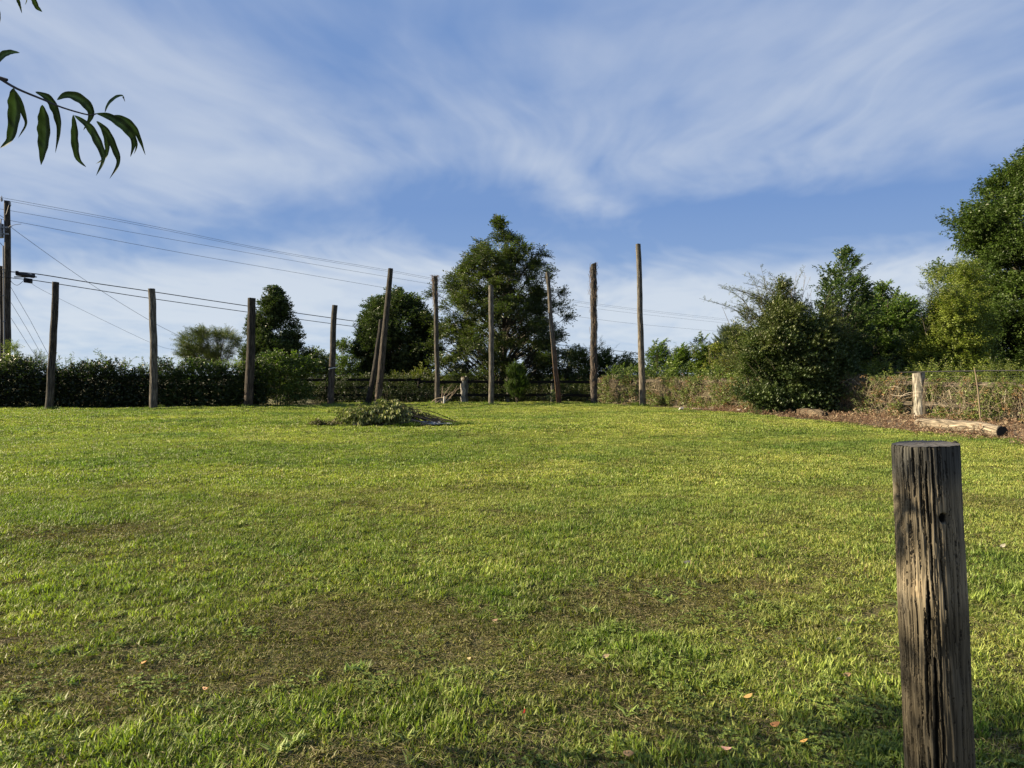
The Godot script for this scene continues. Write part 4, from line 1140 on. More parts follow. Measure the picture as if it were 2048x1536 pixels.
# ---------------------------------------------------------------- right: fence under dry vines, shrubs and trees
func make_right() -> void:
	rng.seed = 12
	var f0 := Vector3(4.71, 0, -38.02)
	var f1 := Vector3(13.91, 0, -24.19)
	var dir := (f1 - f0).normalized()
	var L := f0.distance_to(f1)
	var posts := []
	for k in 6:
		posts.append(on_ground(f0 + dir * (L * k / 6.0)))
	var off := Vector3(dir.z, 0, -dir.x)
	fence("post_fence", "grey post and rail fence buried in dry vines, right of the tallest pole", posts, [0.5, 1.2], 1.36, 0.11, Color(0.3, 0.26, 0.2), Color(0.3, 0.26, 0.2), 0.1)
	var white := on_ground(f1)
	fence("post_fence", "grey rails with wire mesh right of the white fence post", [white + dir * 0.2, white + dir * 2.9, white + dir * 5.8, white + dir * 8.6], [0.5, 1.2], 1.4, 0.11, Color(0.3, 0.26, 0.2), Color(0.36, 0.32, 0.26), 0.1)
	var last: Vector3 = posts[5]
	fence("post_fence", "grey rails ending at the white fence post's left side", [last + dir * 0.2, white - dir * 0.2], [0.5, 1.2], 1.36, 0.1, Color(0.3, 0.26, 0.2), Color(0.3, 0.26, 0.2), 0.1)
	var root := thing("fence_post", "thick white-washed fence post in front of the light green brush", "post", white)
	part("shaft", pole_mesh(Vector3(0, -0.3, 0), Vector3(-0.06, 1.58, 0), 0.21, 0.185, Color(1.0, 0.94, 0.8), Color(0.95, 0.9, 0.78), 73, 0.1, 0.06), M.wood, root)
	rng.seed = 13
	var wm := MB.new()
	for k in 15:
		var y := 0.06 + 0.1 * k
		var pts := []
		for j in 12:
			pts.append(white - off * 0.26 + dir * (-4.6 + 13.0 * j / 11.0) + Vector3(0, y + rng.randf_range(-0.01, 0.01), 0))
		wm.tube(pts, 0.0014, 0.0014, 3, Color(0.12, 0.115, 0.11), Color(0.12, 0.115, 0.11))
	for k in 86:
		var q := white - off * 0.26 + dir * (-4.6 + 0.15 * k)
		wm.tube([q + Vector3(0, 0.03, 0), q + Vector3(0, 1.48, 0)], 0.0014, 0.0014, 3, Color(0.12, 0.115, 0.11), Color(0.12, 0.115, 0.11))
	var mesh_thing := part("wire_mesh", wm.mesh(), M.twig, self)
	tag(mesh_thing, "fine wire mesh stretched along the fence at the white post", "wire mesh")
	vine_mat("mass of dry brown vines over the far right fence", f0 - off * 0.1, f0 + dir * (L * 0.62) - off * 0.1, 1.42, 1900, {"seed": 1, "leaves": 8500, "green": 0.85, "face": 1.0})
	vine_mat("dry tan vines between the dark shrub and white fence post", f0 + dir * (L * 0.62) - off * 0.1, f1 - dir * 0.5 - off * 0.1, 1.5, 1500, {"seed": 2, "leaves": 3600, "green": 0.72, "leaf_low": 1.4, "face": 1.0})
	vine_mat("thin dry vines on the wire mesh right of the white post", f1 + dir * 0.4 - off * 0.12, f1 + dir * 8.0 - off * 0.22, 1.4, 1000, {"seed": 3, "leaves": 4200, "green": 0.85, "leaf_low": 1.2, "face": 1.0})
	cable("dark cable along the top of the fence at the white post", [Vector3(13.810, 1.590, -25.603), Vector3(13.961, 1.610, -24.003), Vector3(14.579, 1.627, -22.603), Vector3(15.321, 1.633, -21.003), Vector3(16.232, 1.624, -19.603)], 0.018, "fence_cable")
	var sm := MB.new()
	sm.tube(curve([on_ground(Vector3(14.657, 0.000, -22.172)), Vector3(14.439, 1.035, -21.996), Vector3(14.331, 1.717, -22.005)], 4), 0.028, 0.015, 6, Color(0.22, 0.18, 0.12), Color(0.18, 0.14, 0.1), true)
	tag(part("bare_sapling", sm.mesh(), M.twig, self), "pale dead stem leaning over the rails right of the white post", "stem")
	# brush behind the fence
	hedge("fence_brush", "light green brush behind the rails and the white post", "brush", f1 - dir * 4.0 + off * 1.3, f1 + dir * 9.0 + off * 1.3, {"h0": 1.65, "h1": 1.6, "depth": 1.5, "c0": Color(0.072, 0.108, 0.022), "c1": Color(0.3, 0.35, 0.08), "seed": 15, "dens": 60, "spray": "locust", "size": 0.85, "bump": 0.3})
	hedge("fence_brush", "mixed green brush behind the far right fence vines", "brush", f0 + off * 1.0, f0 + dir * 12.0 + off * 1.0, {"h0": 1.7, "h1": 1.7, "depth": 1.4, "c0": Color(0.042, 0.072, 0.018), "c1": Color(0.22, 0.28, 0.08), "seed": 16, "dens": 60, "spray": "broad", "size": 0.8, "bump": 0.4})
	# shrubs
	var big := tree("privet_shrub", "big dark green small-leaved shrub swallowing the right fence", "shrub", Vector3(10.76, 0, -26.93), 3.58, [Vector2(0.000, 1.137), Vector2(0.128, 1.743), Vector2(0.339, 1.932), Vector2(0.567, 1.856), Vector2(0.736, 1.553), Vector2(0.894, 0.834)], {"stems": 6, "clumps": 190, "clump_r": 0.36, "per": 40, "spray": "privet", "squash": 0.42, "lobes": 1.0, "size": 1.0, "c0": Color(0.026, 0.056, 0.02), "c1": Color(0.15, 0.2, 0.065), "seed": 61, "trunk": 0.035, "rise": 1.0, "inner": 0.45, "up": 0.2})
	whips(big, 46, [Vector3(-0.8, 2.5, 0.2), Vector3(0.2, 2.9, 0.2), Vector3(-1.3, 1.8, 0.2), Vector3(0.9, 2.4, 0.1)], Vector3(0.35, 0.25, 0.3), 0.5, 1.1, {"c0": Color(0.05, 0.08, 0.025), "c1": Color(0.14, 0.19, 0.06), "spray": "privet", "size": 0.5, "dens": 12.0, "seed": 67, "bare": 0.0, "bend": 0.1, "wild": 0.4})
	var haw := tree("wispy_shrub", "wispy olive shrub with arching twigs above the big dark shrub", "shrub", Vector3(10.42, 0, -27.65), 5.08, [Vector2(0.257, 1.361), Vector2(0.449, 1.788), Vector2(0.621, 1.749), Vector2(0.774, 1.127), Vector2(0.900, 0.350)], {"stems": 5, "clumps": 165, "clump_r": 0.3, "per": 21, "spray": "privet", "lobes": 1.1, "size": 1.0, "c0": Color(0.060, 0.084, 0.026), "c1": Color(0.162, 0.189, 0.061), "seed": 62, "trunk": 0.035, "rise": 1.0})
	whips(haw, 38, [Vector3(-0.5, 4.0, 0), Vector3(-1.0, 3.5, 0), Vector3(0.2, 4.2, 0), Vector3(0.5, 3.9, 0)], Vector3(0.25, 0.2, 0.2), 1.2, 2.1, {"c0": Color(0.072, 0.096, 0.030), "c1": Color(0.176, 0.203, 0.068), "spray": "privet", "size": 0.5, "dens": 14.0, "seed": 63, "bare": 0.1, "dir": Vector3(-0.75, 0, 0), "bend": 0.35, "wild": 0.5})
	whips(haw, 18, [Vector3(1.1, 3.6, 0), Vector3(0.7, 3.8, 0)], Vector3(0.35, 0.2, 0.2), 1.0, 1.9, {"c0": Color(0.144, 0.156, 0.060), "c1": Color(0.270, 0.270, 0.121), "spray": "small", "size": 0.5, "dens": 3.0, "seed": 64, "bare": 0.5, "bend": 0.1, "wild": 0.25, "r": 0.009, "bark": Color(0.2, 0.17, 0.14)})
	var sap := tree("broadleaf_sapling", "tall broadleaf sapling standing highest above the right shrubs", "sapling", Vector3(13.60, 0, -29.07), 6.48, [Vector2(0.263, 0.899), Vector2(0.452, 1.103), Vector2(0.609, 1.185), Vector2(0.751, 1.062), Vector2(0.861, 0.776), Vector2(0.956, 0.327)], {"clumps": 105, "clump_r": 0.32, "per": 12, "spray": "broad", "size": 0.85, "c0": Color(0.034, 0.066, 0.022), "c1": Color(0.101, 0.149, 0.054), "seed": 65, "trunk": 0.05, "rise": 1.1, "up": 0.7, "trunk_to": 0.95})
	tree("round_bush", "round lush green bush behind the fence, under the sapling", "bush", Vector3(17.55, 0, -33.56), 5.84, [Vector2(0.055, 1.746), Vector2(0.257, 2.029), Vector2(0.459, 2.170), Vector2(0.641, 1.982), Vector2(0.782, 1.415), Vector2(0.903, 0.566)], {"stems": 4, "clumps": 175, "clump_r": 0.42, "per": 34, "spray": "broad", "size": 0.9, "c0": Color(0.05, 0.09, 0.02), "c1": Color(0.16, 0.235, 0.06), "seed": 66, "trunk": 0.06, "rise": 0.8})
	tree("round_bush", "darker bush between the big dark shrub and round lush bush", "bush", Vector3(14.54, 0, -31.03), 3.90, [Vector2(0.105, 1.092), Vector2(0.384, 1.310), Vector2(0.664, 1.266), Vector2(0.832, 0.873), Vector2(0.944, 0.349)], {"stems": 4, "clumps": 70, "clump_r": 0.4, "per": 30, "spray": "pear", "size": 1.0, "c0": Color(0.026, 0.048, 0.014), "c1": Color(0.12, 0.165, 0.05), "seed": 67, "trunk": 0.05})
	tree("locust_tree", "bright yellow-green locust tree beside the giant dark tree", "tree", Vector3(17.31, 0, -28.04), 4.62, [Vector2(0.240, 1.223), Vector2(0.410, 1.223), Vector2(0.581, 1.104), Vector2(0.752, 0.828), Vector2(0.902, 0.473), Vector2(0.979, 0.197)], {"stems": 3, "clumps": 120, "clump_r": 0.38, "per": 34, "spray": "locust", "size": 0.95, "c0": Color(0.090, 0.132, 0.017), "c1": Color(0.32, 0.37, 0.065), "seed": 68, "trunk": 0.06, "rise": 0.7})
	tree("locust_tree", "slender sparse locust shoot leaning into the gap of sky", "tree", Vector3(16.96, 0, -28.46), 5.78, [Vector2(0.433, 0.520), Vector2(0.606, 0.680), Vector2(0.744, 0.720), Vector2(0.865, 0.520), Vector2(0.958, 0.160)], {"stems": 2, "clumps": 26, "clump_r": 0.26, "per": 9, "spray": "locust", "size": 0.85, "c0": Color(0.120, 0.156, 0.030), "c1": Color(0.284, 0.324, 0.081), "seed": 69, "trunk": 0.03, "rise": 1.1})
	tree("locust_tree", "tall yellow-green locust crown against the giant tree's edge", "tree", Vector3(18.82, 0, -29.56), 5.97, [Vector2(0.217, 0.914), Vector2(0.426, 0.914), Vector2(0.634, 0.789), Vector2(0.791, 0.582), Vector2(0.913, 0.332), Vector2(0.983, 0.125)], {"stems": 2, "clumps": 70, "clump_r": 0.36, "per": 28, "spray": "locust", "size": 0.95, "c0": Color(0.084, 0.126, 0.019), "c1": Color(0.29, 0.34, 0.06), "seed": 70, "trunk": 0.06, "rise": 0.8})
	tree("low_bush", "light green bush filling the gap below the sky", "bush", Vector3(16.35, 0, -28.62), 3.23, [Vector2(0.153, 0.806), Vector2(0.402, 0.926), Vector2(0.651, 0.846), Vector2(0.838, 0.564), Vector2(0.963, 0.201)], {"stems": 4, "clumps": 55, "clump_r": 0.36, "per": 18, "spray": "locust", "size": 0.95, "c0": Color(0.066, 0.102, 0.022), "c1": Color(0.26, 0.32, 0.08), "seed": 71, "trunk": 0.03})
	tree("giant_tree", "giant dark green tree rising out of the right edge", "tree", Vector3(25.70, 0, -33.15), 12.75, [Vector2(0.081, 3.672), Vector2(0.209, 4.462), Vector2(0.373, 4.834), Vector2(0.537, 4.694), Vector2(0.674, 3.997), Vector2(0.778, 3.254), Vector2(0.869, 2.324), Vector2(0.960, 1.115)], {"clumps": 330, "clump_r": 0.62, "per": 60, "flat": 0.7, "spray": "pear", "size": 1.35, "c0": Color(0.026, 0.054, 0.012), "c1": Color(0.12, 0.185, 0.045), "seed": 72, "trunk": 0.3, "rise": 0.5, "inner": 0.45})
	tree("low_bush", "mid green bush under the round lush bush, before the white post", "bush", Vector3(16.20, 0, -30.52), 3.18, [Vector2(0.100, 1.504), Vector2(0.337, 1.589), Vector2(0.574, 1.461), Vector2(0.811, 0.988), Vector2(0.946, 0.344)], {"stems": 4, "clumps": 80, "clump_r": 0.4, "per": 24, "spray": "broad", "size": 0.8, "c0": Color(0.04, 0.075, 0.02), "c1": Color(0.15, 0.21, 0.055), "seed": 75, "trunk": 0.04})
	make_bed(f0, f1, dir, off)

# leaf litter, logs and rubble along the right fence
func make_bed(f0: Vector3, f1: Vector3, dir: Vector3, off: Vector3) -> void:
	rng.seed = 31
	var front := [Vector3(7.417, 0.000, -29.569), Vector3(8.884, -0.000, -27.648), Vector3(9.688, 0.000, -25.648), Vector3(10.501, -0.000, -24.189), Vector3(10.563, 0.000, -22.172), Vector3(10.779, -0.000, -19.706), Vector3(11.043, 0.000, -17.883), Vector3(11.379, 0.000, -15.761), Vector3(11.491, 0.000, -14.473)]
	front = curve(front, 6)
	var m := MB.new()
	for i in front.size():
		var p: Vector3 = front[i]
		var t := (p - f0).dot(dir)
		var q := f0 + dir * t + off * 0.8
		for k in 7:
			var r: Vector3 = p.lerp(q, k / 6.0)
			var g := 1.0 + 0.6 * patch_noise.get_noise_2d(r.x * 9.0, r.z * 9.0)
			m.vert(Vector3(r.x, gh(r.x, r.z) + (0.0 if k == 0 else 0.02 + 0.03 * rng.randf()), r.z), Vector3.UP, Color(0.12 * g, 0.09 * g, 0.06 * g), Vector2(r.x, r.z))
	for i in front.size() - 1:
		for k in 6:
			var a := i * 7 + k
			m.tri(a, a + 1, a + 7)
			m.tri(a + 1, a + 8, a + 7)
	tag(part("mulch_bed", m.mesh(), M.soil, self), "strip of brown leaf litter soil along the right fence", "ground", "", "structure")
	var xf := []
	var cols := []
	for i in 5200:
		var p: Vector3 = front[int(rng.randf_range(1, front.size() - 1))]
		var t := (p - f0).dot(dir)
		var q := f0 + dir * t + off * 0.4
		var r := p.lerp(q, rng.randf_range(-0.12, 1.0)) + Vector3(gauss() * 0.15, 0, gauss() * 0.25)
		r.y = gh(r.x, r.z) + rng.randf_range(0.03, 0.09)
		var s := rng.randf_range(0.35, 0.8)
		xf.append(Transform3D(Basis(rand_dir(), rng.randf() * TAU).scaled_local(Vector3(s, s, s)), r))
		cols.append(Color(0.2, 0.125, 0.085).lerp(Color(0.36, 0.29, 0.2), pow(rng.randf(), 1.6)) * rng.randf_range(0.5, 1.2))
	var lit := scatter("leaf_litter", S.dry, M.dry, xf, cols, self)
	tag(lit, "dry brown fallen leaves heaped along the right fence", "leaf litter", "", "stuff")
	var logs := [
		[Vector3(11.668, 0.000, -16.888), Vector3(11.412, 0.000, -19.891), 0.155, "long pale log lying in the litter below the white post", Color(0.64, 0.56, 0.44)],
		[Vector3(10.671, -0.000, -24.189), Vector3(10.410, 0.000, -25.648), 0.14, "short log end poking out beside the big dark shrub", Color(0.36, 0.29, 0.21)],
	]
	for g in logs:
		var a: Vector3 = on_ground(g[0]) + Vector3(0, g[2] * 0.85, 0)
		var b: Vector3 = on_ground(g[1]) + Vector3(0, g[2] * 0.8, 0)
		var root := thing("fallen_log", g[3], "log", a.lerp(b, 0.5))
		part("trunk", pole_mesh(b - root.position, a - root.position, g[2], g[2] * 0.97, g[4], g[4], 77), M.wood, root)
		var e := MB.new()
		var ax := (a - b).normalized()
		e.tube([a - root.position - ax * 0.05, a - root.position + ax * 0.015], g[2] * 0.93, g[2] * 0.93, 20, Color(0.035, 0.03, 0.026), Color(0.035, 0.03, 0.026), true)
		part("cut_end", e.mesh(), M.twig, root)
	var sm := MB.new()
	sm.tube(curve([on_ground(Vector3(8.572, 0.000, -30.414)) + Vector3(0, 0.05, 0), Vector3(9.115, 0.044, -31.784), Vector3(9.397, 0.125, -31.985)], 4), 0.05, 0.035, 7, Color(0.5, 0.44, 0.36), Color(0.5, 0.44, 0.36), true)
	sm.tube(curve([on_ground(Vector3(7.627, -0.000, -29.986)) + Vector3(0, 0.06, 0), on_ground(Vector3(8.494, -0.000, -29.986)) + Vector3(0, 0.05, 0)], 4), 0.045, 0.04, 7, Color(0.4, 0.33, 0.25), Color(0.4, 0.33, 0.25), true)
	tag(part("broken_branch", sm.mesh(), M.twig, self), "short pale broken branch at the foot of the dry vines", "branch")
	for g in [[Vector3(7.141, -0.000, -29.986), 0.12, "pale angular stone at the lawn's edge under the dry vines"], [Vector3(9.121, -0.000, -28.386), 0.11, "low pale stone left of the big dark shrub"]]:
		var st := MB.new()
		var at := on_ground(g[0])
		for k in 3:
			st.box(Transform3D(Basis(rand_dir(), rng.randf() * TAU), at + Vector3(gauss() * 0.03, g[1] * 0.3, gauss() * 0.03)), Vector3(g[1] * 1.3, g[1] * 0.8, g[1]), Color(0.38, 0.36, 0.32), rng, 0.03)
		tag(part("stone", st.mesh(), M.twig, self), g[2], "stone")

# ---------------------------------------------------------------- brush pile, near post, fallen leaves, peach branch
func make_near() -> void:
	make_pile()
	make_post()
	make_fallen()
	make_peach()

func make_pile() -> void:
	rng.seed = 17
	var at: Vector3 = on_ground(Vector3(-3.589, 0.000, -20.867))
	# ash and pale scraps the pile lies on
	var m := MB.new()
	var o := m.vert(Vector3(0, 0.03, 0), Vector3.UP, Color(0.3, 0.28, 0.26), Vector2.ZERO)
	for ring in 4:
		for k in 29:
			var q := TAU * (k % 28) / 28.0
			var s := (ring + 1) / 4.0 * (1.0 + 0.25 * lobe_noise.get_noise_2d(cos(q) * 2.0, sin(q) * 2.0))
			var g := rng.randf_range(0.3, 1.5)
			m.vert(Vector3(cos(q) * 1.45 * s + 0.15, 0.025 - 0.02 * ring / 3.0, sin(q) * 0.72 * s + 0.1), Vector3.UP, Color(0.36 * g, 0.345 * g, 0.33 * g), Vector2.ZERO)
	for k in 28:
		m.tri(o, o + 1 + k, o + 2 + k)
	for ring in 3:
		for k in 28:
			var a := o + 1 + ring * 29 + k
			m.tri(a, a + 1, a + 29)
			m.tri(a + 1, a + 30, a + 29)
	var ash := part("ash_patch", m.mesh(), M.soil, self)
	ash.position = at
	tag(ash, "grey ash patch burnt into the lawn under the brush pile", "ash", "", "structure")
	var root := thing("brush_pile", "pile of cut wilted branches and twigs on the lawn", "brush pile", at)
	var stick := MB.new()
	var xf := []
	var cols := []
	for k in 64:
		m = MB.new()
		# cut ends to the right, leafy heads to the left
		var head := Vector3(rng.randf_range(-1.5, 0.2), 0, rng.randf_range(-0.45, 0.45))
		head.y = maxf(0.1, 0.68 - 0.27 * absf(head.x + 0.45) - 0.5 * absf(head.z)) * rng.randf_range(0.5, 1.15)
		var tail := Vector3(rng.randf_range(0.6, 2.05), 0.04 + rng.randf() * 0.12, rng.randf_range(-0.4, 0.45))
		if k % 5 == 0:
			tail = Vector3(rng.randf_range(-0.4, 0.6), 0.05, rng.randf_range(0.2, 0.6))
		var mid := head.lerp(tail, 0.5) + Vector3(gauss() * 0.1, 0.08 + 0.1 * rng.randf(), gauss() * 0.06)
		var col := Color(0.10, 0.07, 0.05) * rng.randf_range(0.5, 1.5)
		if rng.randf() < 0.15:
			col = Color(0.36, 0.3, 0.24)
		var pts := curve([tail, mid, head], 5)
		m.tube(pts, rng.randf_range(0.007, 0.018), 0.004, 5, col, col, true)
		part("stick", m.mesh(), M.twig, root)
		for j in 15:
			var f := rng.randf_range(0.5, 1.0)
			var p: Vector3 = pts[int(f * (pts.size() - 1))] + Vector3(gauss() * 0.14, gauss() * 0.07, gauss() * 0.12)
			p.y = maxf(p.y, 0.05)
			if p.x > 0.45 and rng.randf() < 0.85:
				continue
			var d := Vector3(gauss(), -0.2 + 0.4 * gauss(), gauss()).normalized()
			var s := rng.randf_range(0.55, 1.0)
			xf.append(Transform3D(Basis.looking_at(d, Vector3(0.1, 1, 0.1).normalized()).scaled_local(Vector3(s, s, s)), p))
			cols.append(Color(0.09, 0.115, 0.035).lerp(Color(0.34, 0.34, 0.13), pow(rng.randf(), 1.5)) * rng.randf_range(0.7, 1.3))
	for j in 60:   # the trailing leafy twig at the left foot
		var p := Vector3(rng.randf_range(-2.25, -1.3), rng.randf_range(0.04, 0.2), rng.randf_range(0.0, 0.35))
		var s := rng.randf_range(0.4, 0.7)
		xf.append(Transform3D(Basis.looking_at(Vector3(gauss(), 0.1 * gauss(), gauss()).normalized(), Vector3(0.1, 1, 0.1).normalized()).scaled_local(Vector3(s, s, s)), p))
		cols.append(Color(0.05, 0.06, 0.02).lerp(Color(0.16, 0.14, 0.06), rng.randf()))
	scatter("wilted_leaves", S.wilt, M.dull, xf, cols, root)
	for k in 9:   # upright thin shoots
		m = MB.new()
		var a := Vector3(rng.randf_range(0.0, 0.9), 0.35, rng.randf_range(-0.3, 0.2))
		var e := a + Vector3(rng.randf_range(-0.4, 0.3), rng.randf_range(0.15, 0.45), 0)
		m.tube(curve([a, a.lerp(e, 0.5) + Vector3(0.04, 0.02, 0), e], 3), 0.007, 0.004, 4, Color(0.2, 0.17, 0.1), Color(0.25, 0.2, 0.12))
		part("stick", m.mesh(), M.twig, root)
	# boards and pale scraps
	for g in [[0.62, 0.42, 1.25, 0.22, Color(0.26, 0.22, 0.19)], [0.2, 0.55, 1.1, -0.1, Color(0.2, 0.17, 0.15)], [1.5, 0.12, 0.9, 0.05, Color(0.3, 0.26, 0.22)], [1.0, 0.3, 0.7, 0.35, Color(0.16, 0.14, 0.13)], [0.85, 0.6, 0.5, -0.3, Color(0.55, 0.52, 0.48)], [-0.75, 0.55, 0.45, 0.4, Color(0.5, 0.46, 0.42)]]:
		m = MB.new()
		m.box(Transform3D(Basis(Vector3.UP, g[3]) * Basis(Vector3.BACK, 0.06 + 0.06 * rng.randf()), Vector3(0, 0.07 + 0.05 * rng.randf(), 0)), Vector3(g[2], 0.035, 0.13), g[4], rng, 0.01)
		var b := part("weathered_board", m.mesh(), M.plank, self)
		b.position = at + Vector3(g[0], 0, g[1])
		tag(b, ["long grey board across the ash at the pile's front", "dark board under the leafy front of the pile", "grey board end at the pile's right tip", "small charred board among the twigs' cut ends", "pale short board on the ash at the pile's right front", "pale wood scrap under the leaves at the pile's left front"][[0.62, 0.2, 1.5, 1.0, 0.85, -0.75].find(g[0])], "board")
	m = MB.new()
	m.box(Transform3D(Basis(Vector3.UP, -0.15) * Basis(Vector3.RIGHT, 0.3), Vector3.ZERO), Vector3(0.55, 0.012, 0.2), Color(0.8, 0.82, 0.85), rng, 0.02)
	m.box(Transform3D(Basis(Vector3.UP, 0.3) * Basis(Vector3.RIGHT, 0.1), Vector3(0.4, -0.03, 0.05)), Vector3(0.4, 0.012, 0.12), Color(0.75, 0.76, 0.78), rng, 0.02)
	var w := part("white_sheet", m.mesh(), M.pale, self)
	w.position = at + Vector3(1.25, 0.13, 0.34)
	tag(w, "white crumpled sheet scrap showing under the cut twigs", "scrap")
	# taller grass left round the pile
	var tall := blades(60, 0.1, 0.1, 0.22, 0.007, 77, 0.7)
	xf = []
	cols = []
	for k in 70:
		var p := Vector3(1.6 + gauss() * 0.45, 0, 0.1 + gauss() * 0.22) if k < 45 else Vector3(0.5 + gauss() * 0.25, 0, 0.72 + gauss() * 0.08)
		p.y = gh(p.x + at.x, p.z + at.z) - at.y
		xf.append(Transform3D(Basis(Vector3.UP, rng.randf() * TAU).scaled_local(Vector3(1, rng.randf_range(0.5, 1.1), 1)), p + at))
		cols.append(Color(0.09, 0.15, 0.02) * rng.randf_range(0.8, 1.3))
	tag(scatter("tall_grass", tall, M.grass, xf, cols, self), "taller uncut grass round the brush pile's right end", "grass", "", "stuff")

# the weathered post close to the camera
func post_maps() -> Array:
	var w := 512
	var h := 2048
	var fine := noise(0.16, 4, 201).get_image(w, h / 32, false, false, false)
	fine.resize(w, h, Image.INTERPOLATE_CUBIC)
	var mid := noise(0.045, 3, 202).get_image(w, h / 12, false, false, false)
	mid.resize(w, h, Image.INTERPOLATE_CUBIC)
	var blot := noise(0.012, 4, 203).get_image(w, h / 3, false, false, false)
	blot.resize(w, h, Image.INTERPOLATE_CUBIC)
	var df := fine.get_data()
	var dm := mid.get_data()
	var db := blot.get_data()
	var ht := PackedFloat32Array()
	ht.resize(w * h)
	for i in w * h:
		ht[i] = 0.74 + (df[i] / 255.0 - 0.5) * 0.85 + (dm[i] / 255.0 - 0.5) * 0.3
	var r := RandomNumberGenerator.new()
	r.seed = 77
	# drying cracks: column, first and last row (shares), width in pixels, depth
	var cracks := []
	for k in 420:
		var y0 := r.randf_range(-0.1, 0.95)
		cracks.append([r.randf(), y0, y0 + r.randf_range(0.03, 0.2), r.randf_range(0.6, 1.7), r.randf_range(0.3, 0.75)])
	# the long open checks on the side towards the camera
	cracks.append_array([[0.775, 0.0, 0.13, 3.0, 0.95], [0.750, 0.02, 0.10, 2.6, 0.9], [0.735, 0.18, 0.295, 4.2, 1.0], [0.750, 0.285, 0.60, 6.5, 1.0], [0.800, 0.11, 0.22, 3.2, 0.9], [0.805, 0.0, 0.075, 2.2, 0.8], [0.725, 0.0, 0.12, 2.0, 0.75], [0.690, 0.0, 0.07, 2.6, 0.8], [0.665, 0.02, 0.14, 2.0, 0.7], [0.640, 0.0, 0.09, 2.2, 0.7], [0.715, 0.22, 0.40, 3.0, 0.9], [0.780, 0.25, 0.45, 2.4, 0.8], [0.84, 0.02, 0.3, 2.2, 0.7], [0.865, 0.1, 0.5, 2.0, 0.7], [0.62, 0.22, 0.5, 2.2, 0.6], [0.60, 0.0, 0.2, 2.0, 0.6], [0.66, 0.28, 0.5, 2.0, 0.6], [0.555, 0.19, 0.235, 6.0, 0.9], [0.70, 0.07, 0.17, 1.8, 0.6], [0.76, 0.09, 0.2, 2.4, 0.8]])
	for c in cracks:
		var x: float = c[0] * w
		var a := int(c[1] * h)
		var b := int(c[2] * h)
		for y in range(maxi(a, 0), mini(b, h)):
			x += r.randf_range(-0.32, 0.32)
			var f := pow(sin(PI * (y - a) / float(b - a)), 0.4) if a >= 0 else pow(maxf(0.0, 1.0 - float(y - a) / (b - a)), 0.4)
			var wd: float = c[3] * f + 0.01
			for dx in range(-7, 8):
				var g := clampf(1.25 - absf(dx) / wd, 0.0, 1.0)
				if g > 0.0:
					var q := y * w + posmod(int(x) + dx, w)
					ht[q] = minf(ht[q], ht[q] * (1.0 - c[4] * g))
	# knot and bolt holes: column, row, radius (pixels), depth
	for k in [[0.819, 0.0965, 9.5, 13.0, 1.0], [0.575, 0.061, 8.0, 14.0, 0.9], [0.680, 0.195, 18.0, 24.0, -0.3]]:
		var cx: float = k[0] * w
		var cy: float = k[1] * h
		for y in range(int(cy - k[3] * 2), int(cy + k[3] * 2)):
			for x in range(int(cx - k[2] * 2), int(cx + k[2] * 2)):
				var d := Vector2((x - cx) / k[2], (y - cy) / k[3]).length()
				var q := y * w + posmod(x, w)
				if k[4] > 0.0:
					ht[q] *= 1.0 - k[4] * clampf((1.25 - d) * 3.0, 0.0, 1.0)
				else:
					ht[q] += 0.28 * 0.6 * exp(-d * d) * (0.6 + 0.4 * sin(d * 9.0))
	var col := PackedByteArray()
	col.resize(w * h * 3)
	var hb := PackedByteArray()
	hb.resize(w * h)
	for y in h:
		var v := float(y) / h
		# weathered grey top with painted shade, tan wood with painted sunlight, greenish brown below
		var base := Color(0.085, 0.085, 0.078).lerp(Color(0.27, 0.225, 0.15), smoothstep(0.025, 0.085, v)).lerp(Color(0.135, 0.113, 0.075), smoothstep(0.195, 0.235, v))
		for x in w:
			var i := y * w + x
			var g := clampf(ht[i], 0.02, 1.2)
			var s := db[i] / 255.0
			var c := base.lerp(Color(0.11, 0.10, 0.078), clampf((s - 0.45) * 2.2, 0.0, 0.7))
			if absf(v - 0.195) < 0.012 and absf(x / float(w) - 0.68) < 0.03:
				c = c.lerp(Color(0.3, 0.23, 0.14), 0.6)
			var k := pow(g, 1.2) * 1.18
			var o := greyed(c, 0.06) * k * 0.86
			o = o.linear_to_srgb()
			col[i * 3] = int(clampf(o.r, 0, 1) * 255)
			col[i * 3 + 1] = int(clampf(o.g, 0, 1) * 255)
			col[i * 3 + 2] = int(clampf(o.b, 0, 1) * 255)
			hb[i] = int(clampf(g / 1.2, 0, 1) * 255)
	return [Image.create_from_data(w, h, false, Image.FORMAT_RGB8, col), Image.create_from_data(w, h, false, Image.FORMAT_L8, hb)]

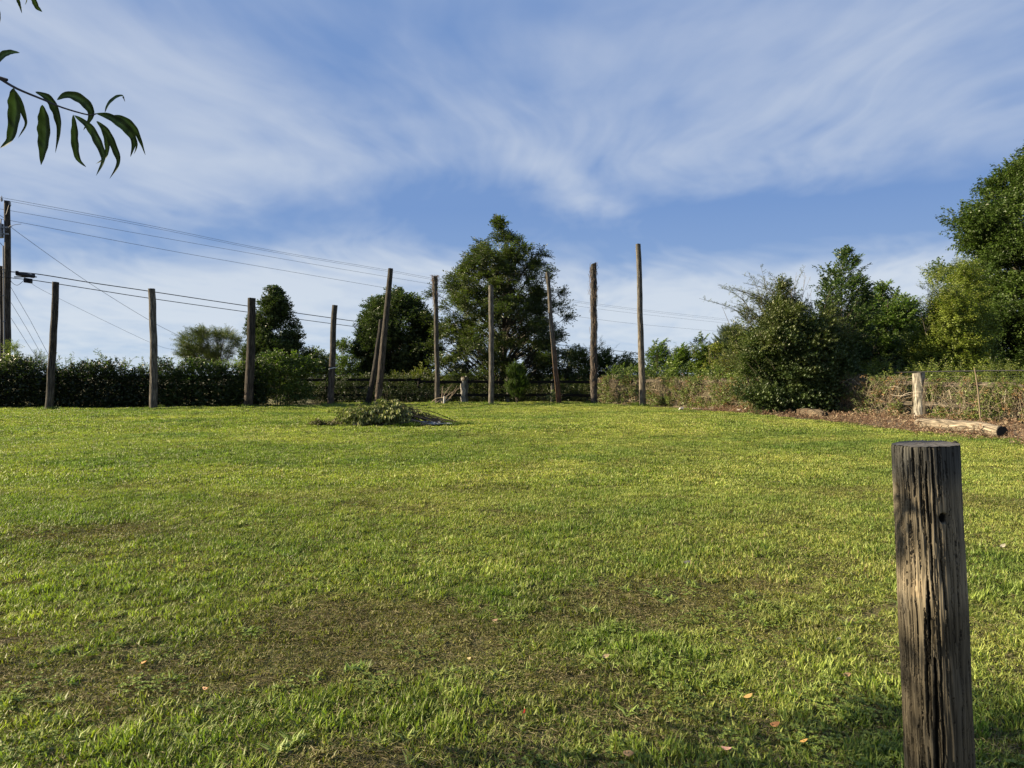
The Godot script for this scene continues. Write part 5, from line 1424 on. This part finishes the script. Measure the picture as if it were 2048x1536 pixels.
func make_post() -> void:
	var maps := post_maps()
	var hi: Image = maps[1]
	var hd := hi.get_data()
	var foot := Vector3(0.8820, 0.1281, -1.4027)
	var head := Vector3(0.8265, 1.3620, -1.4184)
	foot = foot - (head - foot) * 0.15
	var root := thing("wooden_post", "cracked weathered wooden post standing close by at the right", "post", Vector3(0.8820, 0.1281, -1.4027))
	var axis := head - foot
	var L := axis.length()
	axis /= L
	var x := axis.cross(Vector3(0, 0, 1)).normalized()
	x = -x if x.x < 0 else x
	var z := x.cross(axis)
	var m := MB.new()
	var sides := 300
	var rows := 380
	var r_top := 0.0607
	var r_bot := 0.0640
	var bump := noise(0.8, 3, 301)
	for i in rows + 1:
		var f := float(i) / rows
		var v := 1.0 - f
		for j in sides + 1:
			var u := float(j % sides) / sides
			# the texture's column 0.75 looks at the camera
			var q := TAU * (u - 0.75) - 0.525
			var nn := x * sin(q) + z * cos(q)
			var py := int(clampf(v * 2047.0, 0, 2047))
			var g: float = hd[py * 512 + int(u * 511.0)] / 255.0
			var r := lerpf(r_bot, r_top, f) * (1.0 + 0.05 * bump.get_noise_3d(sin(q) * 1.1, cos(q) * 1.1, f * L * 2.2)) + (minf(g, 0.62) - 0.62) * 0.020
			r += 0.004 * exp(-pow((v - 0.2) / 0.03, 2.0)) * exp(-pow((u - 0.66) / 0.07, 2.0))
			if i == rows:
				r -= 0.0025
			m.vert(foot + axis * (f * L) + nn * r - root.position, nn, Color(1, 1, 1), Vector2(u if j < sides else 1.0, v))
	for i in rows:
		for j in sides:
			var k := i * (sides + 1) + j
			m.tri(k, k + 1, k + sides + 1)
			m.tri(k + 1, k + sides + 2, k + sides + 1)
	var mat := matte(Color(1, 1, 1), 0.9, false)
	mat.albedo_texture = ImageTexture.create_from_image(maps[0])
	mat.heightmap_enabled = true
	mat.heightmap_texture = ImageTexture.create_from_image(maps[1])
	mat.heightmap_scale = 0.5
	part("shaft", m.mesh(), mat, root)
	# the sawn top: rings cracked and sunk a little
	var t := MB.new()
	var cen := head - axis * 0.004 - root.position
	var o := t.vert(cen, axis, Color(0.06, 0.058, 0.055), Vector2.ZERO)
	for ring in 7:
		for j in 61:
			var q := TAU * (j % 60) / 60.0
			var rr := r_top * (ring + 1) / 7.0 * (0.985 + 0.02 * bump.get_noise_2d(cos(q) * 3.0, sin(q) * 3.0))
			var g := rng.randf_range(0.7, 1.4)
			var up := 0.0025 * rng.randf() - (0.002 if ring < 6 else 0.004)
			t.vert(head - root.position + (x * sin(q) + z * cos(q)) * rr + axis * (up + 0.003), axis, Color(0.085, 0.082, 0.078) * g, Vector2.ZERO)
	for j in 60:
		t.tri(o, o + 1 + j, o + 2 + j)
	for ring in 6:
		for j in 60:
			var a := o + 1 + ring * 61 + j
			t.tri(a, a + 1, a + 61)
			t.tri(a + 1, a + 62, a + 61)
	part("sawn_top", t.mesh(), M.twig, root)
	var kn := MB.new()
	var p: Vector3 = Vector3(0.8725, 1.3644, -1.3984) - root.position
	kn.tube([p + Vector3(-0.006, -0.004, 0), p + Vector3(-0.003, 0.001, 0), p + Vector3(0.001, 0.003, 0.001), p + Vector3(0.005, 0.0, 0)], 0.003, 0.0035, 8, Color(0.05, 0.045, 0.04), Color(0.04, 0.035, 0.03), true)
	part("splinter", kn.mesh(), M.twig, root)

func make_fallen() -> void:
	rng.seed = 45
	var list := [
		[Vector3(-0.102, 0.000, -4.259), 0.045, Color(0.5, 0.33, 0.22), "curled pinkish tan leaf in the middle of the near lawn"],
		[Vector3(-0.219, 0.000, -3.679), 0.03, Color(0.45, 0.36, 0.2), "tiny straw-coloured leaf just below the curled pinkish one"],
		[Vector3(0.492, 0.000, -3.699), 0.05, Color(0.42, 0.33, 0.2), "tan curled leaf lying right of the curled pinkish one"],
		[Vector3(0.057, 0.000, -3.100), 0.03, Color(0.2, 0.012, 0.018), "bright red leaf stub upright in the near grass"],
		[Vector3(0.455, 0.000, -2.744), 0.055, Color(0.44, 0.3, 0.17), "broad tan leaf lowest in the near grass"],
		[Vector3(-1.894, 0.000, -3.641), 0.05, Color(0.5, 0.3, 0.14), "orange tan leaf on the brown patch at the left"],
		[Vector3(-1.437, 0.000, -3.320), 0.045, Color(0.5, 0.32, 0.2), "peach-coloured leaf below the brown patch's orange leaf"],
		[Vector3(1.624, 0.000, -3.428), 0.05, Color(0.5, 0.33, 0.18), "tan leaf nearest the left side of the close post"],
		[Vector3(1.078, 0.000, -3.219), 0.055, Color(0.45, 0.3, 0.12), "ochre leaf at the edge of the shade"],
		[Vector3(1.107, 0.000, -2.965), 0.05, Color(0.3, 0.16, 0.08), "reddish brown leaf in the shaded grass"],
		[Vector3(1.173, 0.000, -2.829), 0.04, Color(0.5, 0.28, 0.1), "orange crumpled leaf in the shade beside the close post"],
		[Vector3(0.845, 0.000, -2.773), 0.05, Color(0.55, 0.33, 0.27), "pink curled leaf in the shaded grass"],
		[Vector3(4.145, 0.000, -5.982), 0.07, Color(0.5, 0.46, 0.34), "pale straw scrap in the grass right of the close post"],
		[Vector3(1.364, 0.000, -5.500), 0.07, Color(0.08, 0.085, 0.09), "dark grey leaf flat on the middle lawn"],
		[Vector3(1.791, 0.000, -3.883), 0.04, Color(0.42, 0.4, 0.34), "whitish dry leaf scrap left of the close post"],
	]
	for i in list.size():
		var g: Array = list[i]
		var at := on_ground(g[0])
		var m := MB.new()
		var s: float = g[1] * 0.8
		var n := 6
		var curl := rng.randf_range(0.4, 1.1)
		for k in n + 1:
			var f := float(k) / n
			var wd := s * 0.27 * pow(sin(PI * clampf(f * 0.92 + 0.06, 0, 1)), 0.8)
			var c := Vector3((f - 0.5) * s, s * curl * pow(f - 0.5, 2.0) * 1.4, 0)
			for e in [-1, 0, 1]:
				m.vert(c + Vector3(0, 0.35 * wd * absf(e), wd * e), Vector3(0, 1, -0.3 * e).normalized(), g[2] * (0.8 if e == 0 else rng.randf_range(0.85, 1.15)), Vector2.ZERO)
		for k in n:
			for e in 2:
				var a := k * 3 + e
				m.tri(a, a + 1, a + 3)
				m.tri(a + 1, a + 4, a + 3)
		var root := part("fallen_leaf", m.mesh(), M.dry, self)
		root.position = at + Vector3(0, 0.04, 0)
		root.rotation = Vector3(rng.randf_range(0.1, 0.7), rng.randf_range(-0.6, 0.6), rng.randf_range(0.1, 0.5))
		if i == 3:
			root.rotation = Vector3(0.2, 0.3, 1.3)
		tag(root, g[3], "leaf", "fallen leaves scattered on the lawn")

func leaf_blade(pts: Array, w: float, tilt: float, seed_: int) -> ArrayMesh:
	var r := RandomNumberGenerator.new()
	r.seed = seed_
	var c := curve(pts, 6)
	var m := MB.new()
	var n := c.size()
	var face := (Vector3(0, 0, 1) + Vector3(tilt, 0.15, 0)).normalized()
	var g := r.randf_range(0.8, 1.2)
	for i in n:
		var f := float(i) / (n - 1)
		var p: Vector3 = c[i]
		var t: Vector3 = (c[mini(i + 1, n - 1)] - c[maxi(i - 1, 0)]).normalized()
		var s := t.cross(face).normalized()
		var up := s.cross(t).normalized()
		var wd := w * 0.5 * pow(sin(PI * clampf(pow(f, 0.85) * 0.985 + 0.01, 0.0, 1.0)), 1.05) * 1.08 * (1.0 + 0.07 * sin(f * 31.0 + seed_))
		for e in [-1.0, -0.5, 0.0, 0.5, 1.0]:
			var q: Vector3 = p + s * wd * e + up * (0.5 * wd * absf(e) + 0.03 * wd * sin(f * 40.0 + e * 3.0))
			var k := g * (2.2 if e == 0.0 else 1.0) * (1.0 + 0.7 * lobe_noise.get_noise_3d(f * 9.0 + seed_ * 3.0, e * 2.0, 0.0))
			m.vert(q, (up - s * signf(e) * 0.45).normalized(), Color(0.036 * k, 0.055 * k, 0.025 * k), Vector2(f, e))
	for i in n - 1:
		for e in 4:
			var a := i * 5 + e
			m.tri(a, a + 1, a + 5)
			m.tri(a + 1, a + 6, a + 5)
	return m.mesh()

func make_peach() -> void:
	var foot := Vector3(-4.0, 0, -2.2)
	var root := thing("peach_tree", "leafy branch of a peach tree hanging in at the upper left", "tree", on_ground(foot))
	rng.seed = 71
	var bark := Color(0.09, 0.07, 0.06)
	var m := MB.new()
	var crown_at := Vector3(-3.5, 2.7, -2.72)
	m.tube(curve([foot + Vector3(0, -0.2, 0), foot + Vector3(0.03, 0.6, 0), foot + Vector3(0.05, 1.3, -0.05)], 4), 0.1, 0.075, 10, bark, bark)
	part("trunk", m.mesh(), M.bark, root).position = -root.position
	var xf := []
	var cols := []
	var limbs := MB.new()
	var fork := foot + Vector3(0.05, 1.28, -0.05)
	for k in 40:
		var d := rand_dir() * pow(rng.randf(), 0.5)
		var c := crown_at + Vector3(d.x * 0.55, d.y * 0.6, d.z * 0.55)
		if k >= 36:
			c = Vector3(-3.44, 3.52, -1.70) + d * 0.15  # unseen leaf clumps, added to shade the top of the near post
		elif k >= 28:
			c = Vector3(-3.42, 2.45 + 0.08 * (k - 28), -1.72) + d * 0.1  # more unseen clumps added to shade the lower part of that post
		if c.x > -0.74 * absf(c.z) - 0.3:
			continue
		limbs.tube(curve([fork, fork.lerp(c, 0.5) + Vector3(gauss() * 0.1, 0.2, gauss() * 0.1), c], 3), 0.03, 0.006, 5, bark, bark)
		for s in (6 if k < 28 else 9):
			var p := c + Vector3(gauss(), gauss(), gauss()) * (0.2 if k < 28 else 0.09)
			if p.x > -0.74 * absf(p.z) - 0.5:
				continue
			var dir := (rand_dir() + Vector3(0, -0.3, 0)).normalized()
			var size := 0.9 if k < 28 else 0.42
			xf.append(Transform3D(Basis.looking_at(dir, Vector3(0.1, 1, 0.1).normalized()).scaled_local(Vector3(size, size, size)), p - root.position))
			cols.append(Color(0.045, 0.075, 0.02) * rng.randf_range(0.7, 1.3))
	part("limb", limbs.mesh(), M.bark, root).position = -root.position
	scatter("crown", S.lance, M.leaf, xf, cols, root)
	# the twig that hangs into view
	var twig := MB.new()
	var tip := [Vector3(-1.092, 2.131, -1.508), Vector3(-1.082, 2.126, -1.508), Vector3(-1.046, 2.105, -1.508), Vector3(-0.991, 2.082, -1.507), Vector3(-0.950, 2.065, -1.507), Vector3(-0.897, 2.050, -1.507), Vector3(-0.878, 2.052, -1.507)]
	var pts := curve([fork, Vector3(-3.0, 2.2, -2.2), Vector3(-2.0, 2.33, -1.75), Vector3(-1.45, 2.24, -1.53)] + tip, 4)
	twig.tube(pts, 0.0045, 0.0012, 8, Color(0.05, 0.045, 0.05), Color(0.05, 0.05, 0.06))
	var upper := [Vector3(-1.161, 2.351, -1.561), Vector3(-1.085, 2.362, -1.561), Vector3(-1.052, 2.346, -1.561), Vector3(-1.025, 2.351, -1.561)]
	twig.tube(curve([Vector3(-2.0, 2.33, -1.75)] + upper, 4), 0.006, 0.0015, 6, Color(0.05, 0.045, 0.05), Color(0.05, 0.05, 0.06))
	part("twig", twig.mesh(), M.twig, root).position = -root.position
	var blades_ := [
		[[Vector3(-1.0458, 2.1025, -1.4978), Vector3(-1.0523, 2.0839, -1.5095), Vector3(-1.0590, 2.0553, -1.5212), Vector3(-1.0767, 2.0093, -1.5326), Vector3(-1.1091, 1.9913, -1.5444)], 0.0260, 0.25],
		[[Vector3(-1.0579, 2.1064, -1.5178), Vector3(-1.0529, 2.0889, -1.5296), Vector3(-1.0514, 2.0626, -1.5413), Vector3(-1.0567, 2.0443, -1.5530), Vector3(-1.0841, 2.0194, -1.5647)], 0.0161, -0.3],
		[[Vector3(-0.9923, 2.0708, -1.5074), Vector3(-0.9947, 2.0490, -1.5191), Vector3(-1.0012, 2.0170, -1.5307), Vector3(-1.0133, 1.9817, -1.5422), Vector3(-1.0269, 1.9576, -1.5539)], 0.0286, 0.1],
		[[Vector3(-1.0208, 2.1062, -1.5278), Vector3(-0.9980, 2.0956, -1.5397), Vector3(-0.9888, 2.0719, -1.5514), Vector3(-0.9908, 2.0364, -1.5629), Vector3(-1.0085, 1.9902, -1.5743)], 0.0206, -0.2],
		[[Vector3(-0.9420, 2.0693, -1.4773), Vector3(-0.9247, 2.0829, -1.4895), Vector3(-0.9020, 2.0753, -1.5014), Vector3(-0.8913, 2.0523, -1.5131), Vector3(-0.9165, 2.0233, -1.5248)], 0.0210, 0.2],
		[[Vector3(-0.8602, 2.0543, -1.5071), Vector3(-0.8588, 2.0767, -1.5194), Vector3(-0.8503, 2.0953, -1.5317), Vector3(-0.8429, 2.1033, -1.5438), Vector3(-0.8438, 2.0956, -1.5557)], 0.0083, 0.0],
		[[Vector3(-0.9271, 2.0501, -1.5071), Vector3(-0.9309, 2.0268, -1.5188), Vector3(-0.9375, 1.9975, -1.5304), Vector3(-0.9386, 1.9676, -1.5421), Vector3(-0.9284, 1.9531, -1.5539)], 0.0154, 0.3],
		[[Vector3(-0.9126, 2.0414, -1.4870), Vector3(-0.8871, 2.0212, -1.4987), Vector3(-0.8750, 1.9937, -1.5104), Vector3(-0.8708, 1.9615, -1.5220), Vector3(-0.8951, 1.9287, -1.5336)], 0.0190, -0.15],
		[[Vector3(-0.8957, 2.0471, -1.5371), Vector3(-0.8857, 2.0288, -1.5488), Vector3(-0.8847, 1.9987, -1.5604), Vector3(-0.8981, 1.9781, -1.5722), Vector3(-0.9244, 1.9696, -1.5841)], 0.0112, 0.1],
		[[Vector3(-0.8709, 2.0328, -1.4969), Vector3(-0.8559, 2.0151, -1.5086), Vector3(-0.8474, 1.9886, -1.5203), Vector3(-0.8444, 1.9561, -1.5319), Vector3(-0.8716, 1.9253, -1.5435)], 0.0175, -0.2],
		[[Vector3(-0.8552, 2.0376, -1.4669), Vector3(-0.8320, 2.0331, -1.4789), Vector3(-0.8089, 2.0171, -1.4907), Vector3(-0.7962, 1.9938, -1.5024), Vector3(-0.8104, 1.9632, -1.5140)], 0.0193, 0.2],
		[[Vector3(-0.8479, 2.0479, -1.5071), Vector3(-0.8269, 2.0448, -1.5190), Vector3(-0.8097, 2.0296, -1.5308), Vector3(-0.8029, 2.0070, -1.5426), Vector3(-0.7992, 1.9792, -1.5542)], 0.0149, -0.25],
		[[Vector3(-0.8269, 2.0275, -1.5368), Vector3(-0.8179, 2.0118, -1.5486), Vector3(-0.8214, 1.9987, -1.5604), Vector3(-0.8341, 1.9868, -1.5723)], 0.0062, 0.1],
		[[Vector3(-1.0982, 2.1437, -1.5083), Vector3(-1.0876, 2.1765, -1.5207), Vector3(-1.0766, 2.1917, -1.5329), Vector3(-1.0648, 2.1971, -1.5450)], 0.0154, 0.3],
		[[Vector3(-1.0470, 2.3303, -1.5506), Vector3(-1.0446, 2.3197, -1.5625), Vector3(-1.0447, 2.3088, -1.5744), Vector3(-1.0426, 2.3057, -1.5863)], 0.0119, 0.1],
		[[Vector3(-1.0809, 2.3303, -1.5506), Vector3(-1.0793, 2.3197, -1.5625), Vector3(-1.0825, 2.3116, -1.5744), Vector3(-1.0879, 2.3023, -1.5863)], 0.0085, 0.1],
		[[Vector3(-1.0634, 2.3439, -1.5708), Vector3(-1.0725, 2.3360, -1.5827), Vector3(-1.0827, 2.3322, -1.5947), Vector3(-1.0953, 2.3312, -1.6067)], 0.0080, 0.1],
		[[Vector3(-1.0899, 2.2867, -1.5101), Vector3(-1.0926, 2.2736, -1.5219), Vector3(-1.1001, 2.2602, -1.5338), Vector3(-1.1147, 2.2436, -1.5455)], 0.0099, 0.1],
	]
	for i in blades_.size():
		var b: Array = blades_[i]
		var o := part("leaf", leaf_blade(b[0], b[1] * 0.88, b[2], 300 + i), M.peach, root)
		o.position = -root.position


func _ready() -> void:
	var camera := Camera3D.new()
	camera.name = "camera"
	add_child(camera)
	camera.position = Vector3(0, 1.5, 0)
	camera.rotation = Vector3(-0.01268, 0, 0)
	camera.fov = 56.82
	camera.near = 0.05
	camera.far = 2000.0
	var env := Environment.new()
	env.tonemap_mode = Environment.TONE_MAPPER_LINEAR
	env.tonemap_exposure = 3.0
	env.sdfgi_enabled = true
	env.ssao_enabled = true
	env.ssil_enabled = true
	var sky := Sky.new()
	var pano := PanoramaSkyMaterial.new()
	pano.panorama = sky_texture()
	pano.energy_multiplier = 0.355
	sky.sky_material = pano
	env.background_mode = Environment.BG_SKY
	env.sky = sky
	var around := WorldEnvironment.new()
	around.name = "world"
	around.environment = env
	add_child(around)
	var sun := DirectionalLight3D.new()
	sun.name = "sun"
	add_child(sun)
	sun.light_color = Color(1.0, 0.925, 0.79)
	sun.light_energy = 1.6
	sun.light_angular_distance = 0.5
	sun.shadow_enabled = true
	sun.look_at_from_position(Vector3.ZERO, -Vector3(-0.896, 0.44, -0.055))
	rng.seed = 7
	ground_noise.frequency = 0.09
	ground_noise.fractal_octaves = 3
	ground_noise.seed = 21
	patch_noise.frequency = 0.14
	patch_noise.fractal_octaves = 3
	patch_noise.seed = 4
	lobe_noise.frequency = 0.55
	lobe_noise.fractal_octaves = 2
	lobe_noise.seed = 8
	make_materials()
	make_sprays()
	make_ground()
	make_poles()
	make_utility()
	make_left()
	make_back()
	make_right()
	make_near()
